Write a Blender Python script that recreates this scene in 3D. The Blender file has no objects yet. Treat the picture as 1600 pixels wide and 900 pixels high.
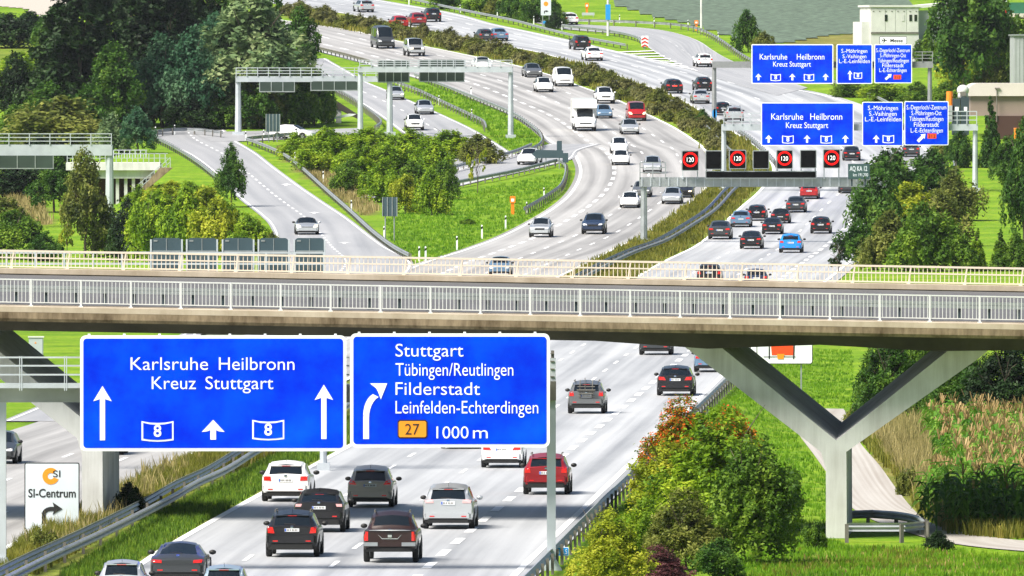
import bpy, bmesh, math, random
import numpy as np
from mathutils import Vector, Matrix
from mathutils.bvhtree import BVHTree

C = bpy.context.scene.collection
R = math.radians
rng = np.random.default_rng(7)
random.seed(7)

# ------------------------------------------------------------------ camera, sky, sun
F, YH, ZC = 22000.0, 88.0, 17.4          # focal length in photo pixels, horizon row, eye height
cam_d = bpy.data.cameras.new("camera")
cam = bpy.data.objects.new("camera", cam_d)
C.objects.link(cam)
cam_d.sensor_width = 36.0
cam_d.lens = 36.0 * F / 1600.0
cam_d.clip_start, cam_d.clip_end = 5.0, 9000.0
cam.location = (0, 0, ZC)
cam.rotation_euler = (math.pi / 2 - math.atan((450 - YH) / F), 0, 0)
bpy.context.scene.camera = cam

SUN_EL, SUN_AZ = R(50), R(-128)          # azimuth from +Y towards +X
world = bpy.data.worlds.new("World")
bpy.context.scene.world = world
world.use_nodes = True
nt = world.node_tree
sky = nt.nodes.new("ShaderNodeTexSky")
sky.sky_type = 'NISHITA'
sky.sun_disc = False
sky.sun_elevation = SUN_EL
sky.sun_rotation = SUN_AZ
sky.air_density, sky.dust_density, sky.ozone_density = 1.0, 1.5, 1.0
bg = nt.nodes["Background"]
nt.links.new(sky.outputs[0], bg.inputs[0])
bg.inputs[1].default_value = 0.05
sd = bpy.data.lights.new("sun", 'SUN')
sd.energy, sd.angle, sd.color = 3.8, R(28), (1.0, 0.94, 0.84)
sun = bpy.data.objects.new("sun", sd)
C.objects.link(sun)
sv = Vector((math.sin(SUN_AZ) * math.cos(SUN_EL), math.cos(SUN_AZ) * math.cos(SUN_EL), math.sin(SUN_EL)))
sun.rotation_euler = sv.to_track_quat('Z', 'Y').to_euler()
vs = bpy.context.scene.view_settings
vs.view_transform, vs.look, vs.gamma, vs.exposure = 'Standard', 'None', 1.0, 1.22
bpy.context.scene.display_settings.display_device = 'sRGB'
try:
    bpy.context.scene.cycles.max_bounces = 6
    bpy.context.scene.cycles.transparent_max_bounces = 8
except Exception:
    pass

# ------------------------------------------------------------------ terrain profile
_d = np.array([-4000, 300, 690, 900, 1122, 1170, 1250, 1333, 1438, 1642, 1789, 1864, 2200, 4200], float)
_z = np.array([0, 0, 0, 0.55, 1.74, 2.4, 4.1, 7.0, 10.1, 16.5, 22.1, 24.9, 37, 105], float)
_gy = np.arange(-420, 4200, 2.0)
_gz = np.interp(_gy, _d, _z)
_k = np.exp(-0.5 * (np.arange(-45, 46) * 2.0 / 24.0) ** 2); _k /= _k.sum()
_gz = np.convolve(np.pad(_gz, 45, mode='edge'), _k, mode='valid')

def G(Y):
    return np.interp(Y, _gy, _gz)

def sst(a, b, x):
    t = np.clip((x - a) / (b - a), 0, 1)
    return t * t * (3 - 2 * t)

def T(X, Y):
    """terrain height: the road profile, the low ground right of the near carriageway, the hollow on the left"""
    X = np.asarray(X, float); Y = np.asarray(Y, float)
    z = G(Y) + 150 * sst(-250, -1600, Y)                 # unseen rise added behind the viewpoint, cuts horizon glow mirrored in the cars
    xg = 1.7 + (Y - 478) * 0.038
    z = z - 0.62 * sst(0.8, 4.0, X - xg) * (1 - sst(720, 860, Y))
    xr = np.interp(Y, [1000, 1170, 1310, 1400], [-11.0, -19.4, -27.7, -35.0])
    z = z - 3.0 * sst(4, 14, xr - X) * sst(1000, 1100, Y) * (1 - sst(1385, 1440, Y))
    return z

_dd = np.concatenate([np.arange(380, 1000, 4.0), np.arange(1000, 2600, 5.0)])

def ground(px, py):
    """where the line of sight through a photo pixel meets the terrain"""
    px = np.atleast_1d(np.asarray(px, float)); py = np.atleast_1d(np.asarray(py, float))
    lo = np.zeros(len(px)); hi = np.full(len(px), 2600.0); found = np.zeros(len(px), bool)
    prev = 380.0
    for d in _dd[1:]:
        h = ZC - (py - YH) * d / F - T((px - 800) * d / F, d)
        n = (~found) & (h <= 0)
        lo[n] = prev; hi[n] = d; found |= n
        prev = d
    lo[~found] = 2590
    for _ in range(22):
        m = 0.5 * (lo + hi)
        h = ZC - (py - YH) * m / F - T((px - 800) * m / F, m)
        up = h > 0
        lo = np.where(up, m, lo); hi = np.where(up, hi, m)
    d = 0.5 * (lo + hi)
    X = (px - 800) * d / F
    return np.stack([X, d, T(X, d)], 1)

def gp(x, y):
    return Vector(ground([x], [y])[0])

def W(x, y, d):
    """point at a known distance d"""
    return Vector(((x - 800) * d / F, d, ZC - (y - YH) * d / F))

def proj(X, Y, Z):
    return 800 + X * F / Y, YH + (ZC - Z) * F / Y

def inpoly(px, py, poly):
    c = np.zeros(np.shape(px), bool)
    n = len(poly)
    for i in range(n):
        x1, y1 = poly[i]; x2, y2 = poly[(i + 1) % n]
        if y1 == y2: continue
        c ^= ((y1 > py) != (y2 > py)) & (px < (x2 - x1) * (py - y1) / (y2 - y1) + x1)
    return c

# ------------------------------------------------------------------ materials
def new_mat(name):
    m = bpy.data.materials.new(name); m.use_nodes = True
    return m, m.node_tree, m.node_tree.nodes["Principled BSDF"]

def simple(name, col, rough=0.5, metal=0.0, coat=0.0, var=0.0, scale=3.0, spec=0.5, emit=0.0):
    m, n, b = new_mat(name)
    b.inputs["Base Color"].default_value = (*col, 1)
    b.inputs["Roughness"].default_value = rough
    b.inputs["Metallic"].default_value = metal
    b.inputs["Coat Weight"].default_value = coat
    b.inputs["Coat Roughness"].default_value = 0.06
    b.inputs["Specular IOR Level"].default_value = spec
    if emit:
        b.inputs["Emission Color"].default_value = (*col, 1)
        b.inputs["Emission Strength"].default_value = emit
    if var:
        tc = n.nodes.new("ShaderNodeTexCoord"); no = n.nodes.new("ShaderNodeTexNoise")
        no.inputs["Scale"].default_value = scale; no.inputs["Detail"].default_value = 5
        n.links.new(tc.outputs["Object"], no.inputs["Vector"])
        rp = n.nodes.new("ShaderNodeValToRGB")
        rp.color_ramp.elements[0].position = 0.3; rp.color_ramp.elements[1].position = 0.7
        rp.color_ramp.elements[0].color = (*[c * (1 - var) for c in col], 1)
        rp.color_ramp.elements[1].color = (*[min(1, c * (1 + var)) for c in col], 1)
        n.links.new(no.outputs["Fac"], rp.inputs[0]); n.links.new(rp.outputs[0], b.inputs["Base Color"])
    return m

def streaky(name, col, dark, rough=.85, sx=1.6, sz=.16, lo=.34, hi=.62, spec=.25):
    m, n, b = new_mat(name)
    tc = n.nodes.new("ShaderNodeTexCoord"); mp = n.nodes.new("ShaderNodeMapping"); mp.inputs["Scale"].default_value = (sx, sx, sz)
    no = n.nodes.new("ShaderNodeTexNoise"); no.inputs["Scale"].default_value = 1.4; no.inputs["Detail"].default_value = 7; no.inputs["Roughness"].default_value = .68
    n2 = n.nodes.new("ShaderNodeTexNoise"); n2.inputs["Scale"].default_value = .55; n2.inputs["Detail"].default_value = 4
    n.links.new(tc.outputs["Object"], mp.inputs[0]); n.links.new(mp.outputs[0], no.inputs["Vector"]); n.links.new(tc.outputs["Object"], n2.inputs["Vector"])
    mx = n.nodes.new("ShaderNodeMath"); mx.operation = 'MULTIPLY_ADD'; mx.inputs[1].default_value = .5
    sc = n.nodes.new("ShaderNodeMath"); sc.operation = 'MULTIPLY'; sc.inputs[1].default_value = .5
    n.links.new(n2.outputs["Fac"], sc.inputs[0]); n.links.new(no.outputs["Fac"], mx.inputs[0]); n.links.new(sc.outputs[0], mx.inputs[2])
    rp = n.nodes.new("ShaderNodeValToRGB"); rp.color_ramp.elements[0].position = lo; rp.color_ramp.elements[1].position = hi
    rp.color_ramp.elements[0].color = (*dark, 1); rp.color_ramp.elements[1].color = (*col, 1)
    n.links.new(mx.outputs[0], rp.inputs[0]); n.links.new(rp.outputs[0], b.inputs["Base Color"]); b.inputs["Roughness"].default_value = rough
    b.inputs["Specular IOR Level"].default_value = spec
    return m

def paint(name, col, metal=0.0, rough=0.35):
    return simple(name, col, rough, metal, coat=.55 if max(col) < .08 else .7, spec=.3 if max(col) < .08 else .4)

M = {}
M['white'] = paint('paint white', (.80, .80, .80))
M['silver'] = paint('paint silver', (.55, .57, .60), .5, .3)
M['lightblue'] = paint('paint pale blue silver', (.36, .46, .55), .4, .3)
M['grey'] = paint('paint grey', (.16, .165, .17), .4, .3)
M['darkgrey'] = paint('paint dark grey', (.05, .055, .06), .3)
M['black'] = paint('paint black', (.010, .010, .012))
M['navy'] = paint('paint navy', (.015, .03, .07))
M['blue'] = paint('paint bright blue', (.01, .24, .66))
M['steel'] = paint('paint steel blue', (.14, .24, .36), .3)
M['red'] = paint('paint red', (.34, .006, .008))
M['darkred'] = paint('paint dark red', (.22, .008, .012))
M['brown'] = paint('paint brown', (.028, .012, .010), .1)
M['taupe'] = paint('paint taupe', (.42, .38, .33), .1)
M['glass'] = simple('car glass', (.006, .010, .014), .05, 0, .12, spec=.55)
M['trim'] = simple('black plastic', (.008, .008, .008), .55)
M['tyre'] = simple('tyre rubber', (.008, .008, .008), .8)
M['rim'] = simple('alloy rim', (.45, .46, .48), .3, .8)
M['chrome'] = simple('chrome', (.75, .76, .78), .12, 1.0)
M['tail'] = simple('tail lamp', (.55, .008, .006), .2, coat=1, emit=.10)
M['tail_clear'] = simple('clear tail lamp', (.75, .40, .40), .2, coat=1)
M['lamp'] = simple('head lamp', (.85, .86, .88), .08, .2, 1)
M['lamp_on'] = simple('lit head lamp', (1, .80, .5), .2, emit=1.2)
M['brake_on'] = simple('lit brake lamp', (1, .05, .02), .2, emit=.8)
M['plate'] = simple('plate white', (.78, .80, .82), .4)
M['plate_yellow'] = simple('plate amber', (.85, .36, .02), .4)
M['plate_blue'] = simple('plate blue', (.01, .09, .5), .4)
M['galv'] = simple('galvanised steel', (.36, .385, .40), .42, .55, var=.18, scale=1.5)
M['galv_dark'] = simple('weathered steel post', (.16, .15, .13), .7, .2, var=.25, scale=2)
M['rail_white'] = simple('light painted steel', (.47, .51, .55), .45, .15, var=.12, scale=1.0)
M['rust'] = simple('sooty steel with rust streaks', (.36, .375, .375), .5, .1, var=.25, scale=.8)
M['conc'] = streaky('pale concrete', (.68, .68, .67), (.44, .43, .41), sx=1.9, sz=.13, lo=.33, hi=.58)
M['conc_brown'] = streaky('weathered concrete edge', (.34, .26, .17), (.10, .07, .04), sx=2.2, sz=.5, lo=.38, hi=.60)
M['conc_under'] = streaky('concrete girder with painted shade', (.075, .068, .055), (.035, .032, .026), sx=.5, sz=.5)  # soffit shade put into the colour, near black concrete under the deck
M['kappe'] = streaky('cream concrete kerb', (.50, .43, .335), (.32, .26, .185), sx=1.2, sz=.5)
M['cream_rail'] = simple('cream painted railing', (.72, .62, .50), .6)
M['asphalt_deck'] = simple('deck asphalt', (.10, .10, .105), .75, var=.12, scale=.5)
M['blue_sign'] = streaky('blue sign sheeting', (.0, .085, .80), (.0, .020, .62), .6, .5, .5, .38, .68, spec=.02)
M['white_sign'] = simple('white sign sheeting', (.84, .87, .88), .4)
M['board_sign'] = simple('pale grey sign sheeting', (.60, .66, .70), .45, var=.06, scale=1)
M['orange_sign'] = simple('orange sign sheeting', (.86, .28, .01), .45)
M['redorange_sign'] = simple('red orange sign field', (.82, .07, .01), .45)
M['black_sign'] = simple('black sign print', (.01, .01, .01), .6)
M['sign_back'] = simple('grey sign back', (.05, .085, .105), .5, .2, var=.12, scale=.8)
M['sign_back_dark'] = simple('dark green sign back', (.035, .055, .045), .55, .2, var=.2, scale=.6)
M['vms_black'] = simple('black display face', (.004, .004, .004), .7, spec=.03)
M['vms_red'] = simple('red lit ring', (.9, .006, .004), .5, spec=.1, emit=.30)
M['vms_white'] = simple('white lit digits', (.9, .9, .9), .5, emit=.28)
M['vms_green'] = simple('dark green enamel', (.03, .075, .07), .5)
M['kmblue'] = simple('light blue plate', (.02, .28, .70), .4)
M['orange'] = simple('orange enamel', (.85, .22, .01), .45)
M['redwhite_red'] = simple('red reflective', (.65, .02, .02), .4)
M['container'] = simple('dirty white sheet metal', (.62, .625, .60), .6, var=.10, scale=.8)
M['beige_wall'] = simple('beige cladding', (.28, .215, .18), .8, var=.1, scale=.5)
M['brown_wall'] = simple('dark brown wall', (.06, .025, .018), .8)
M['tent'] = simple('white tarpaulin roof', (.60, .54, .50), .6, var=.06, scale=.6)
M['yellow'] = simple('yellow container paint', (.80, .42, .01), .5, var=.08)
M['grey_wall'] = simple('grey profiled sheet', (.34, .36, .37), .6, var=.1, scale=.6)
M['bark'] = simple('bark', (.09, .07, .05), .9, var=.4, scale=4)
M['rail_bright'] = simple('white railing paint', (.60, .61, .61), .5, var=.10, scale=.8)
M['steel_grey'] = simple('plain grey gantry steel', (.24, .25, .255), .6, .1, var=.1)
M['dark_box'] = simple('dark steel container', (.03, .05, .06), .5)

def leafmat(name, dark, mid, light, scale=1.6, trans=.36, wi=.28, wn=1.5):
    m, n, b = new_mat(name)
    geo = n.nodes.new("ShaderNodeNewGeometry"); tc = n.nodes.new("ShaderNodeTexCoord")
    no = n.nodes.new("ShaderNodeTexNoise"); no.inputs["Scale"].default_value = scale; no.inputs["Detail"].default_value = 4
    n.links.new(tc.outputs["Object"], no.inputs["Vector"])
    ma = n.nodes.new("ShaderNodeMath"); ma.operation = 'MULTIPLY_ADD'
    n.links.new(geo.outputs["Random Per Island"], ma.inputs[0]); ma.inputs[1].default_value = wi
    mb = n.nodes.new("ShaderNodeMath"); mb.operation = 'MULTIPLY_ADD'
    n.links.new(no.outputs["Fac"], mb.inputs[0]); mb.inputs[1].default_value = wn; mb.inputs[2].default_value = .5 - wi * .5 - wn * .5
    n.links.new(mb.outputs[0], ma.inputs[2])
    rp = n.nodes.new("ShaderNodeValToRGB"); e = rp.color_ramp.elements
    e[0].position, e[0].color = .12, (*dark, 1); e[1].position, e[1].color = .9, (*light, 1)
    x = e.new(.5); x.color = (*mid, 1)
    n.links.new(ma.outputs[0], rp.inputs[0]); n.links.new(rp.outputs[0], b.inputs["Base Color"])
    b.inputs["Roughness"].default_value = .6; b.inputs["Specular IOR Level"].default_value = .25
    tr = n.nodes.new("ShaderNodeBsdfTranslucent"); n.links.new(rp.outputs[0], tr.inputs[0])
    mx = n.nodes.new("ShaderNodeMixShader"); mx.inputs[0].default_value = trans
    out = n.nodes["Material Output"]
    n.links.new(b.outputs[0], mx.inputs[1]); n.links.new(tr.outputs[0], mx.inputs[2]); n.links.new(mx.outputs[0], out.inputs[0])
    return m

L = {}
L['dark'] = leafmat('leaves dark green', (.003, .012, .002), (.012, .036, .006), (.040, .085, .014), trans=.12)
L['deep'] = leafmat('leaves deep green', (.010, .040, .005), (.050, .130, .012), (.17, .28, .030))
L['mid'] = leafmat('leaves mid green', (.022, .070, .006), (.105, .205, .014), (.27, .38, .034))
L['bright'] = leafmat('leaves bright green', (.045, .120, .006), (.21, .34, .012), (.44, .52, .035))
L['yellow'] = leafmat('leaves yellow green', (.10, .17, .008), (.33, .38, .018), (.58, .56, .06))
L['olive'] = leafmat('leaves olive', (.032, .055, .008), (.16, .19, .030), (.36, .36, .085))
L['willow'] = leafmat('leaves grey green', (.034, .090, .036), (.19, .28, .115), (.44, .48, .22))
L['teal'] = leafmat('leaves blue green', (.012, .060, .028), (.055, .150, .070), (.16, .28, .14))
L['dry'] = leafmat('dry olive twigs', (.048, .062, .014), (.17, .175, .050), (.35, .33, .13))
L['orange'] = leafmat('leaves with orange berries', (.06, .13, .008), (.26, .30, .020), (.74, .10, .010), scale=2.6, wi=1.1, wn=.5)
L['autumn'] = leafmat('leaves turning amber', (.09, .11, .012), (.30, .25, .02), (.58, .30, .02), scale=2.0)
L['purple'] = leafmat('purple leaves', (.045, .014, .018), (.14, .05, .055), (.28, .12, .11))
L['corn'] = leafmat('corn leaves', (.03, .11, .010), (.10, .24, .02), (.24, .38, .05), scale=.5)
L['tassel'] = leafmat('corn tassels', (.24, .15, .05), (.40, .27, .11), (.55, .40, .20), scale=.5)
L['straw'] = leafmat('dry grass', (.16, .15, .05), (.34, .28, .11), (.52, .43, .20), scale=.6)
L['grass'] = leafmat('fresh grass', (.05, .15, .004), (.14, .30, .008), (.27, .42, .020), scale=.25, wi=.3)
L['grass_y'] = leafmat('grass olive yellow', (.075, .090, .010), (.18, .19, .022), (.34, .28, .06), scale=.25)

# ------------------------------------------------------------------ mesh helper and object helpers
class MB:
    def __init__(s): s.v = []; s.f = []; s.m = []
    def add(s, verts, faces, m=0):
        o = len(s.v); s.v += [tuple(v) for v in verts]
        s.f += [tuple(i + o for i in f) for f in faces]; s.m += [m] * len(faces)
    def box(s, x0, x1, y0, y1, z0, z1, m=0):
        s.add([(x0, y0, z0), (x1, y0, z0), (x1, y1, z0), (x0, y1, z0), (x0, y0, z1), (x1, y0, z1), (x1, y1, z1), (x0, y1, z1)],
              [(0, 3, 2, 1), (4, 5, 6, 7), (0, 1, 5, 4), (1, 2, 6, 5), (2, 3, 7, 6), (3, 0, 4, 7)], m)
    def tube(s, a, b, r0, r1=None, n=8, m=0):
        a = Vector(a); b = Vector(b); r1 = r0 if r1 is None else r1
        d = (b - a).normalized(); u = d.orthogonal().normalized(); w = d.cross(u)
        vs = [a + (u * math.cos(2 * math.pi * i / n) + w * math.sin(2 * math.pi * i / n)) * r0 for i in range(n)]
        vs += [b + (u * math.cos(2 * math.pi * i / n) + w * math.sin(2 * math.pi * i / n)) * r1 for i in range(n)]
        fs = [(i, (i + 1) % n, n + (i + 1) % n, n + i) for i in range(n)] + [tuple(range(n - 1, -1, -1)), tuple(range(n, 2 * n))]
        s.add(vs, fs, m)
    def prism(s, poly, y0, y1, m=0):
        """polygon in x,z extruded along y"""
        n = len(poly)
        vs = [(x, y0, z) for x, z in poly] + [(x, y1, z) for x, z in poly]
        s.add(vs, [tuple(range(n)), tuple(range(2 * n - 1, n - 1, -1))] + [(i, n + i, n + (i + 1) % n, (i + 1) % n) for i in range(n)], m)
    def bar(s, a, b, w, h, m=0):
        """box beam from a to b, w wide sideways, h high"""
        a = Vector(a); b = Vector(b); d = (b - a).normalized()
        up = Vector((0, 0, 1)) if abs(d.z) < .95 else Vector((0, 1, 0))
        sd_ = d.cross(up).normalized(); u2 = sd_.cross(d).normalized()
        vs = []
        for p in (a, b):
            for i, j in ((-1, -1), (1, -1), (1, 1), (-1, 1)):
                vs.append(p + sd_ * (i * w / 2) + u2 * (j * h / 2))
        s.add(vs, [(0, 1, 2, 3), (7, 6, 5, 4), (0, 4, 5, 1), (1, 5, 6, 2), (2, 6, 7, 3), (3, 7, 4, 0)], m)
    def mesh(s, name, mats, smooth=None):
        me = bpy.data.meshes.new(name)
        me.from_pydata(s.v, [], s.f)
        for m in (mats if isinstance(mats, (list, tuple)) else [mats]): me.materials.append(m)
        me.polygons.foreach_set("material_index", s.m)
        bm = bmesh.new(); bm.from_mesh(me); bmesh.ops.recalc_face_normals(bm, faces=bm.faces); bm.to_mesh(me); bm.free()
        if smooth is not None:
            me.shade_smooth(); me.set_sharp_from_angle(angle=R(smooth))
        me.update()
        return me
    def build(s, name, mats, parent=None, smooth=None):
        return link(name, s.mesh(name, mats, smooth), parent)

def link(name, data, parent=None):
    o = bpy.data.objects.new(name, data); C.objects.link(o)
    if parent is not None: o.parent = parent
    return o

def tag(o, label=None, cat=None, group=None, kind=None):
    if label: o["label"] = label
    if cat: o["category"] = cat
    if group: o["group"] = group
    if kind: o["kind"] = kind
    return o

def thing(name, label, cat, loc=(0, 0, 0), rz=0.0, group=None):
    o = bpy.data.objects.new(name, None); C.objects.link(o)
    o.empty_display_size = .5
    o.location = loc; o.rotation_euler = (0, 0, rz)
    return tag(o, label, cat, group)

def dup(root, loc=None, rot=None, label=None, group=None, scale=None):
    r = root.copy(); C.objects.link(r)
    if loc is not None: r.location = loc
    if rot is not None: r.rotation_euler = rot
    if scale is not None: r.scale = scale
    if label: r["label"] = label
    if group: r["group"] = group
    for ch in list(root.children):
        c = ch.copy(); C.objects.link(c); c.parent = r
        for g in ch.children:
            d = g.copy(); C.objects.link(d); d.parent = c
    return r

def np_mesh(name, verts, faces, mat, smooth=False):
    """fast mesh from arrays; faces is an (n,3) or (n,4) array"""
    me = bpy.data.meshes.new(name)
    nv, nf, k = len(verts), len(faces), faces.shape[1]
    me.vertices.add(nv); me.vertices.foreach_set("co", np.asarray(verts, np.float32).ravel())
    me.loops.add(nf * k); me.loops.foreach_set("vertex_index", faces.astype(np.int32).ravel())
    me.polygons.add(nf); me.polygons.foreach_set("loop_start", np.arange(0, nf * k, k, dtype=np.int32))
    try: me.polygons.foreach_set("loop_total", np.full(nf, k, np.int32))
    except Exception: pass
    if smooth: me.polygons.foreach_set("use_smooth", np.ones(nf, bool))
    me.update(calc_edges=True)
    if mat: me.materials.append(mat)
    return me
# ------------------------------------------------------------------ ground sheet
def ground_material():
    m, n, b = new_mat("grass ground")
    tc = n.nodes.new("ShaderNodeTexCoord")
    def noise(sc, det=6, rough=.6):
        x = n.nodes.new("ShaderNodeTexNoise"); x.inputs["Scale"].default_value = sc
        x.inputs["Detail"].default_value = det; x.inputs["Roughness"].default_value = rough
        n.links.new(tc.outputs["Object"], x.inputs["Vector"]); return x
    def ramp(src, stops):
        r = n.nodes.new("ShaderNodeValToRGB"); e = r.color_ramp.elements
        e[0].position, e[0].color = stops[0][0], (*stops[0][1], 1); e[1].position, e[1].color = stops[-1][0], (*stops[-1][1], 1)
        for p, c in stops[1:-1]:
            q = e.new(p); q.color = (*c, 1)
        n.links.new(src, r.inputs[0]); return r
    big, fine = noise(.16, 8, .65), noise(2.2, 6, .7)
    add = n.nodes.new("ShaderNodeMath"); add.operation = 'MULTIPLY_ADD'; add.inputs[1].default_value = .55
    n.links.new(fine.outputs["Fac"], add.inputs[0]); 
    sc = n.nodes.new("ShaderNodeMath"); sc.operation = 'MULTIPLY'; sc.inputs[1].default_value = .5
    n.links.new(big.outputs["Fac"], sc.inputs[0]); n.links.new(sc.outputs[0], add.inputs[2])
    green = ramp(add.outputs[0], [(.32, (.035, .11, .004)), (.50, (.125, .27, .006)), (.66, (.28, .40, .016))])
    dry = ramp(add.outputs[0], [(.30, (.06, .06, .015)), (.50, (.16, .14, .04)), (.72, (.33, .26, .10))])
    at = n.nodes.new("ShaderNodeAttribute"); at.attribute_name = "dry"
    nz = noise(.7, 5)
    mm = n.nodes.new("ShaderNodeMath"); mm.operation = 'MULTIPLY_ADD'; mm.inputs[1].default_value = .9; mm.inputs[2].default_value = -.38
    n.links.new(nz.outputs["Fac"], mm.inputs[0])
    ad = n.nodes.new("ShaderNodeMath"); ad.operation = 'ADD'; ad.use_clamp = True
    n.links.new(mm.outputs[0], ad.inputs[0]); n.links.new(at.outputs["Fac"], ad.inputs[1])
    mix = n.nodes.new("ShaderNodeMixRGB"); n.links.new(ad.outputs[0], mix.inputs[0])
    n.links.new(green.outputs[0], mix.inputs[1]); n.links.new(dry.outputs[0], mix.inputs[2])
    n.links.new(mix.outputs[0], b.inputs["Base Color"]); b.inputs["Roughness"].default_value = .9
    b.inputs["Specular IOR Level"].default_value = .15
    bp = n.nodes.new("ShaderNodeBump"); bp.inputs["Strength"].default_value = .8; bp.inputs["Distance"].default_value = .25
    n.links.new(fine.outputs["Fac"], bp.inputs["Height"]); n.links.new(bp.outputs[0], b.inputs["Normal"])
    return m

DRY = [([(-60, 900), (-60, 885), (40, 845), (180, 762), (315, 703), (922, 409), (1010, 366), (1107, 294), (1115, 262), (1207, 262), (1190, 297), (1152, 331), (1092, 383), (1027, 416), (537, 703), (402, 776), (214, 886), (190, 960), (-60, 960)], .55),
       ([(1115, 265), (1100, 237), (1062, 200), (965, 155), (868, 120), (700, 80), (450, 33), (430, 5), (615, 30), (770, 62), (930, 95), (1060, 150), (1182, 229), (1207, 262)], .5),
       ([(430, 232), (490, 240), (560, 300), (592, 330), (572, 338), (470, 272)], .9),
       ([(0, 295), (62, 310), (80, 355), (20, 335)], .95),
       ([(1345, 690), (1420, 700), (1490, 835), (1440, 805), (1405, 765)], .75),
       ([(1240, 60), (1362, 50), (1362, 110), (1190, 110)], .8),
       ([(-40, 40), (70, 40), (66, 130), (-40, 130)], .40),
       ([(1240, 862), (1340, 856), (1600, 876), (1600, 960), (1150, 960), (1200, 885)], .40)]
xs = np.concatenate([[-3000, -1500, -700, -350, -200, -140], np.arange(-100, 100.1, 1.25), [140, 200, 350, 700, 1500, 3000]])
ys = np.concatenate([[-3000, -1600, -1200, -900, -600, -250, 150, 300], np.arange(370, 760, 2.0), np.arange(760, 2000, 3.0), np.arange(2000, 2400, 20), [2500, 2700, 3000, 3500, 4190]])
XX, YY = np.meshgrid(xs, ys)
ZZ = T(XX, YY)
nx, ny = len(xs), len(ys)
idx = np.arange(nx * ny).reshape(ny, nx)
fc = np.stack([idx[:-1, :-1], idx[:-1, 1:], idx[1:, 1:], idx[1:, :-1]], -1).reshape(-1, 4)
me = np_mesh("ground", np.stack([XX, YY, ZZ], -1).reshape(-1, 3), fc, ground_material(), True)
pxx, pyy = proj(XX.ravel(), np.maximum(YY.ravel(), 50), ZZ.ravel())
dry = np.full(nx * ny, .06)
for poly, v in DRY:
    dry[inpoly(pxx, pyy, poly)] = v
at = me.attributes.new("dry", 'FLOAT', 'POINT'); at.data.foreach_set("value", dry.astype(np.float32))
tag(link("ground", me), kind="structure")

# ------------------------------------------------------------------ roads
def road_material(name, base, dark, streak=.8, rough=.5, patch=(.0, .0, .0)):
    m, n, b = new_mat(name)
    uv = n.nodes.new("ShaderNodeUVMap"); uv.uv_map = "UVMap"
    def noise(sx, sy, det=4, rg=.55):
        mp = n.nodes.new("ShaderNodeMapping"); mp.inputs["Scale"].default_value = (sx, sy, 1)
        n.links.new(uv.outputs[0], mp.inputs[0])
        x = n.nodes.new("ShaderNodeTexNoise"); x.inputs["Scale"].default_value = 1.0
        x.inputs["Detail"].default_value = det; x.inputs["Roughness"].default_value = rg
        n.links.new(mp.outputs[0], x.inputs["Vector"]); return x
    a, c, d = noise(.95, .006), noise(.16, .022), noise(3.0, 3.0, 6, .7)
    # wheel tracks: 3.5 m lanes, two darker bands in each
    sx = n.nodes.new("ShaderNodeSeparateXYZ"); n.links.new(uv.outputs[0], sx.inputs[0])
    w = n.nodes.new("ShaderNodeMath"); w.operation = 'MULTIPLY'; w.inputs[1].default_value = 2 * math.pi / 1.75
    n.links.new(sx.outputs[0], w.inputs[0])
    cs = n.nodes.new("ShaderNodeMath"); cs.operation = 'COSINE'; n.links.new(w.outputs[0], cs.inputs[0])
    def ma(x, k, add):
        q = n.nodes.new("ShaderNodeMath"); q.operation = 'MULTIPLY_ADD'; q.inputs[1].default_value = k
        n.links.new(x, q.inputs[0])
        if hasattr(add, 'links'): n.links.new(add, q.inputs[2])
        else: q.inputs[2].default_value = add
        return q.outputs[0]
    s = ma(a.outputs["Fac"], streak, -.35 * streak / .8 + .05)
    s = ma(c.outputs["Fac"], .55, s); s = ma(cs.outputs[0], -.055, s); s = ma(d.outputs["Fac"], .22, s)
    rp = n.nodes.new("ShaderNodeValToRGB"); e = rp.color_ramp.elements
    e[0].position, e[0].color = .30, (*dark, 1); e[1].position, e[1].color = .72, (*base, 1)
    n.links.new(s, rp.inputs[0]); n.links.new(rp.outputs[0], b.inputs["Base Color"])
    b.inputs["Roughness"].default_value = rough; b.inputs["Specular IOR Level"].default_value = .5
    return m

MR = road_material("pale motorway concrete", (.51, .52, .535), (.26, .268, .285), 1.0)
MRL = road_material("worn brownish motorway surface", (.47, .46, .45), (.23, .222, .215), 1.0)
MRR = road_material("ramp asphalt", (.43, .43, .44), (.27, .275, .29), .6)
MPATH = road_material("farm track concrete", (.48, .465, .44), (.30, .27, .24), .5, .85)
M['mark'] = simple('white road paint', (.82, .83, .84), .6, var=.05, scale=2)

def cat(P, n):
    """Catmull-Rom through world points, n sub-steps"""
    P = [np.array(p, float) for p in P]
    Q = [2 * P[0] - P[1]] + P + [2 * P[-1] - P[-2]]
    out = []
    for i in range(1, len(Q) - 2):
        for k in range(n):
            t = k / n
            out.append(.5 * (2 * Q[i] + (Q[i + 1] - Q[i - 1]) * t + (2 * Q[i - 1] - 5 * Q[i] + 4 * Q[i + 1] - Q[i + 2]) * t * t
                             + (3 * Q[i] - Q[i - 1] - 3 * Q[i + 1] + Q[i + 2]) * t ** 3))
    out.append(P[-1])
    return np.array(out)

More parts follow.
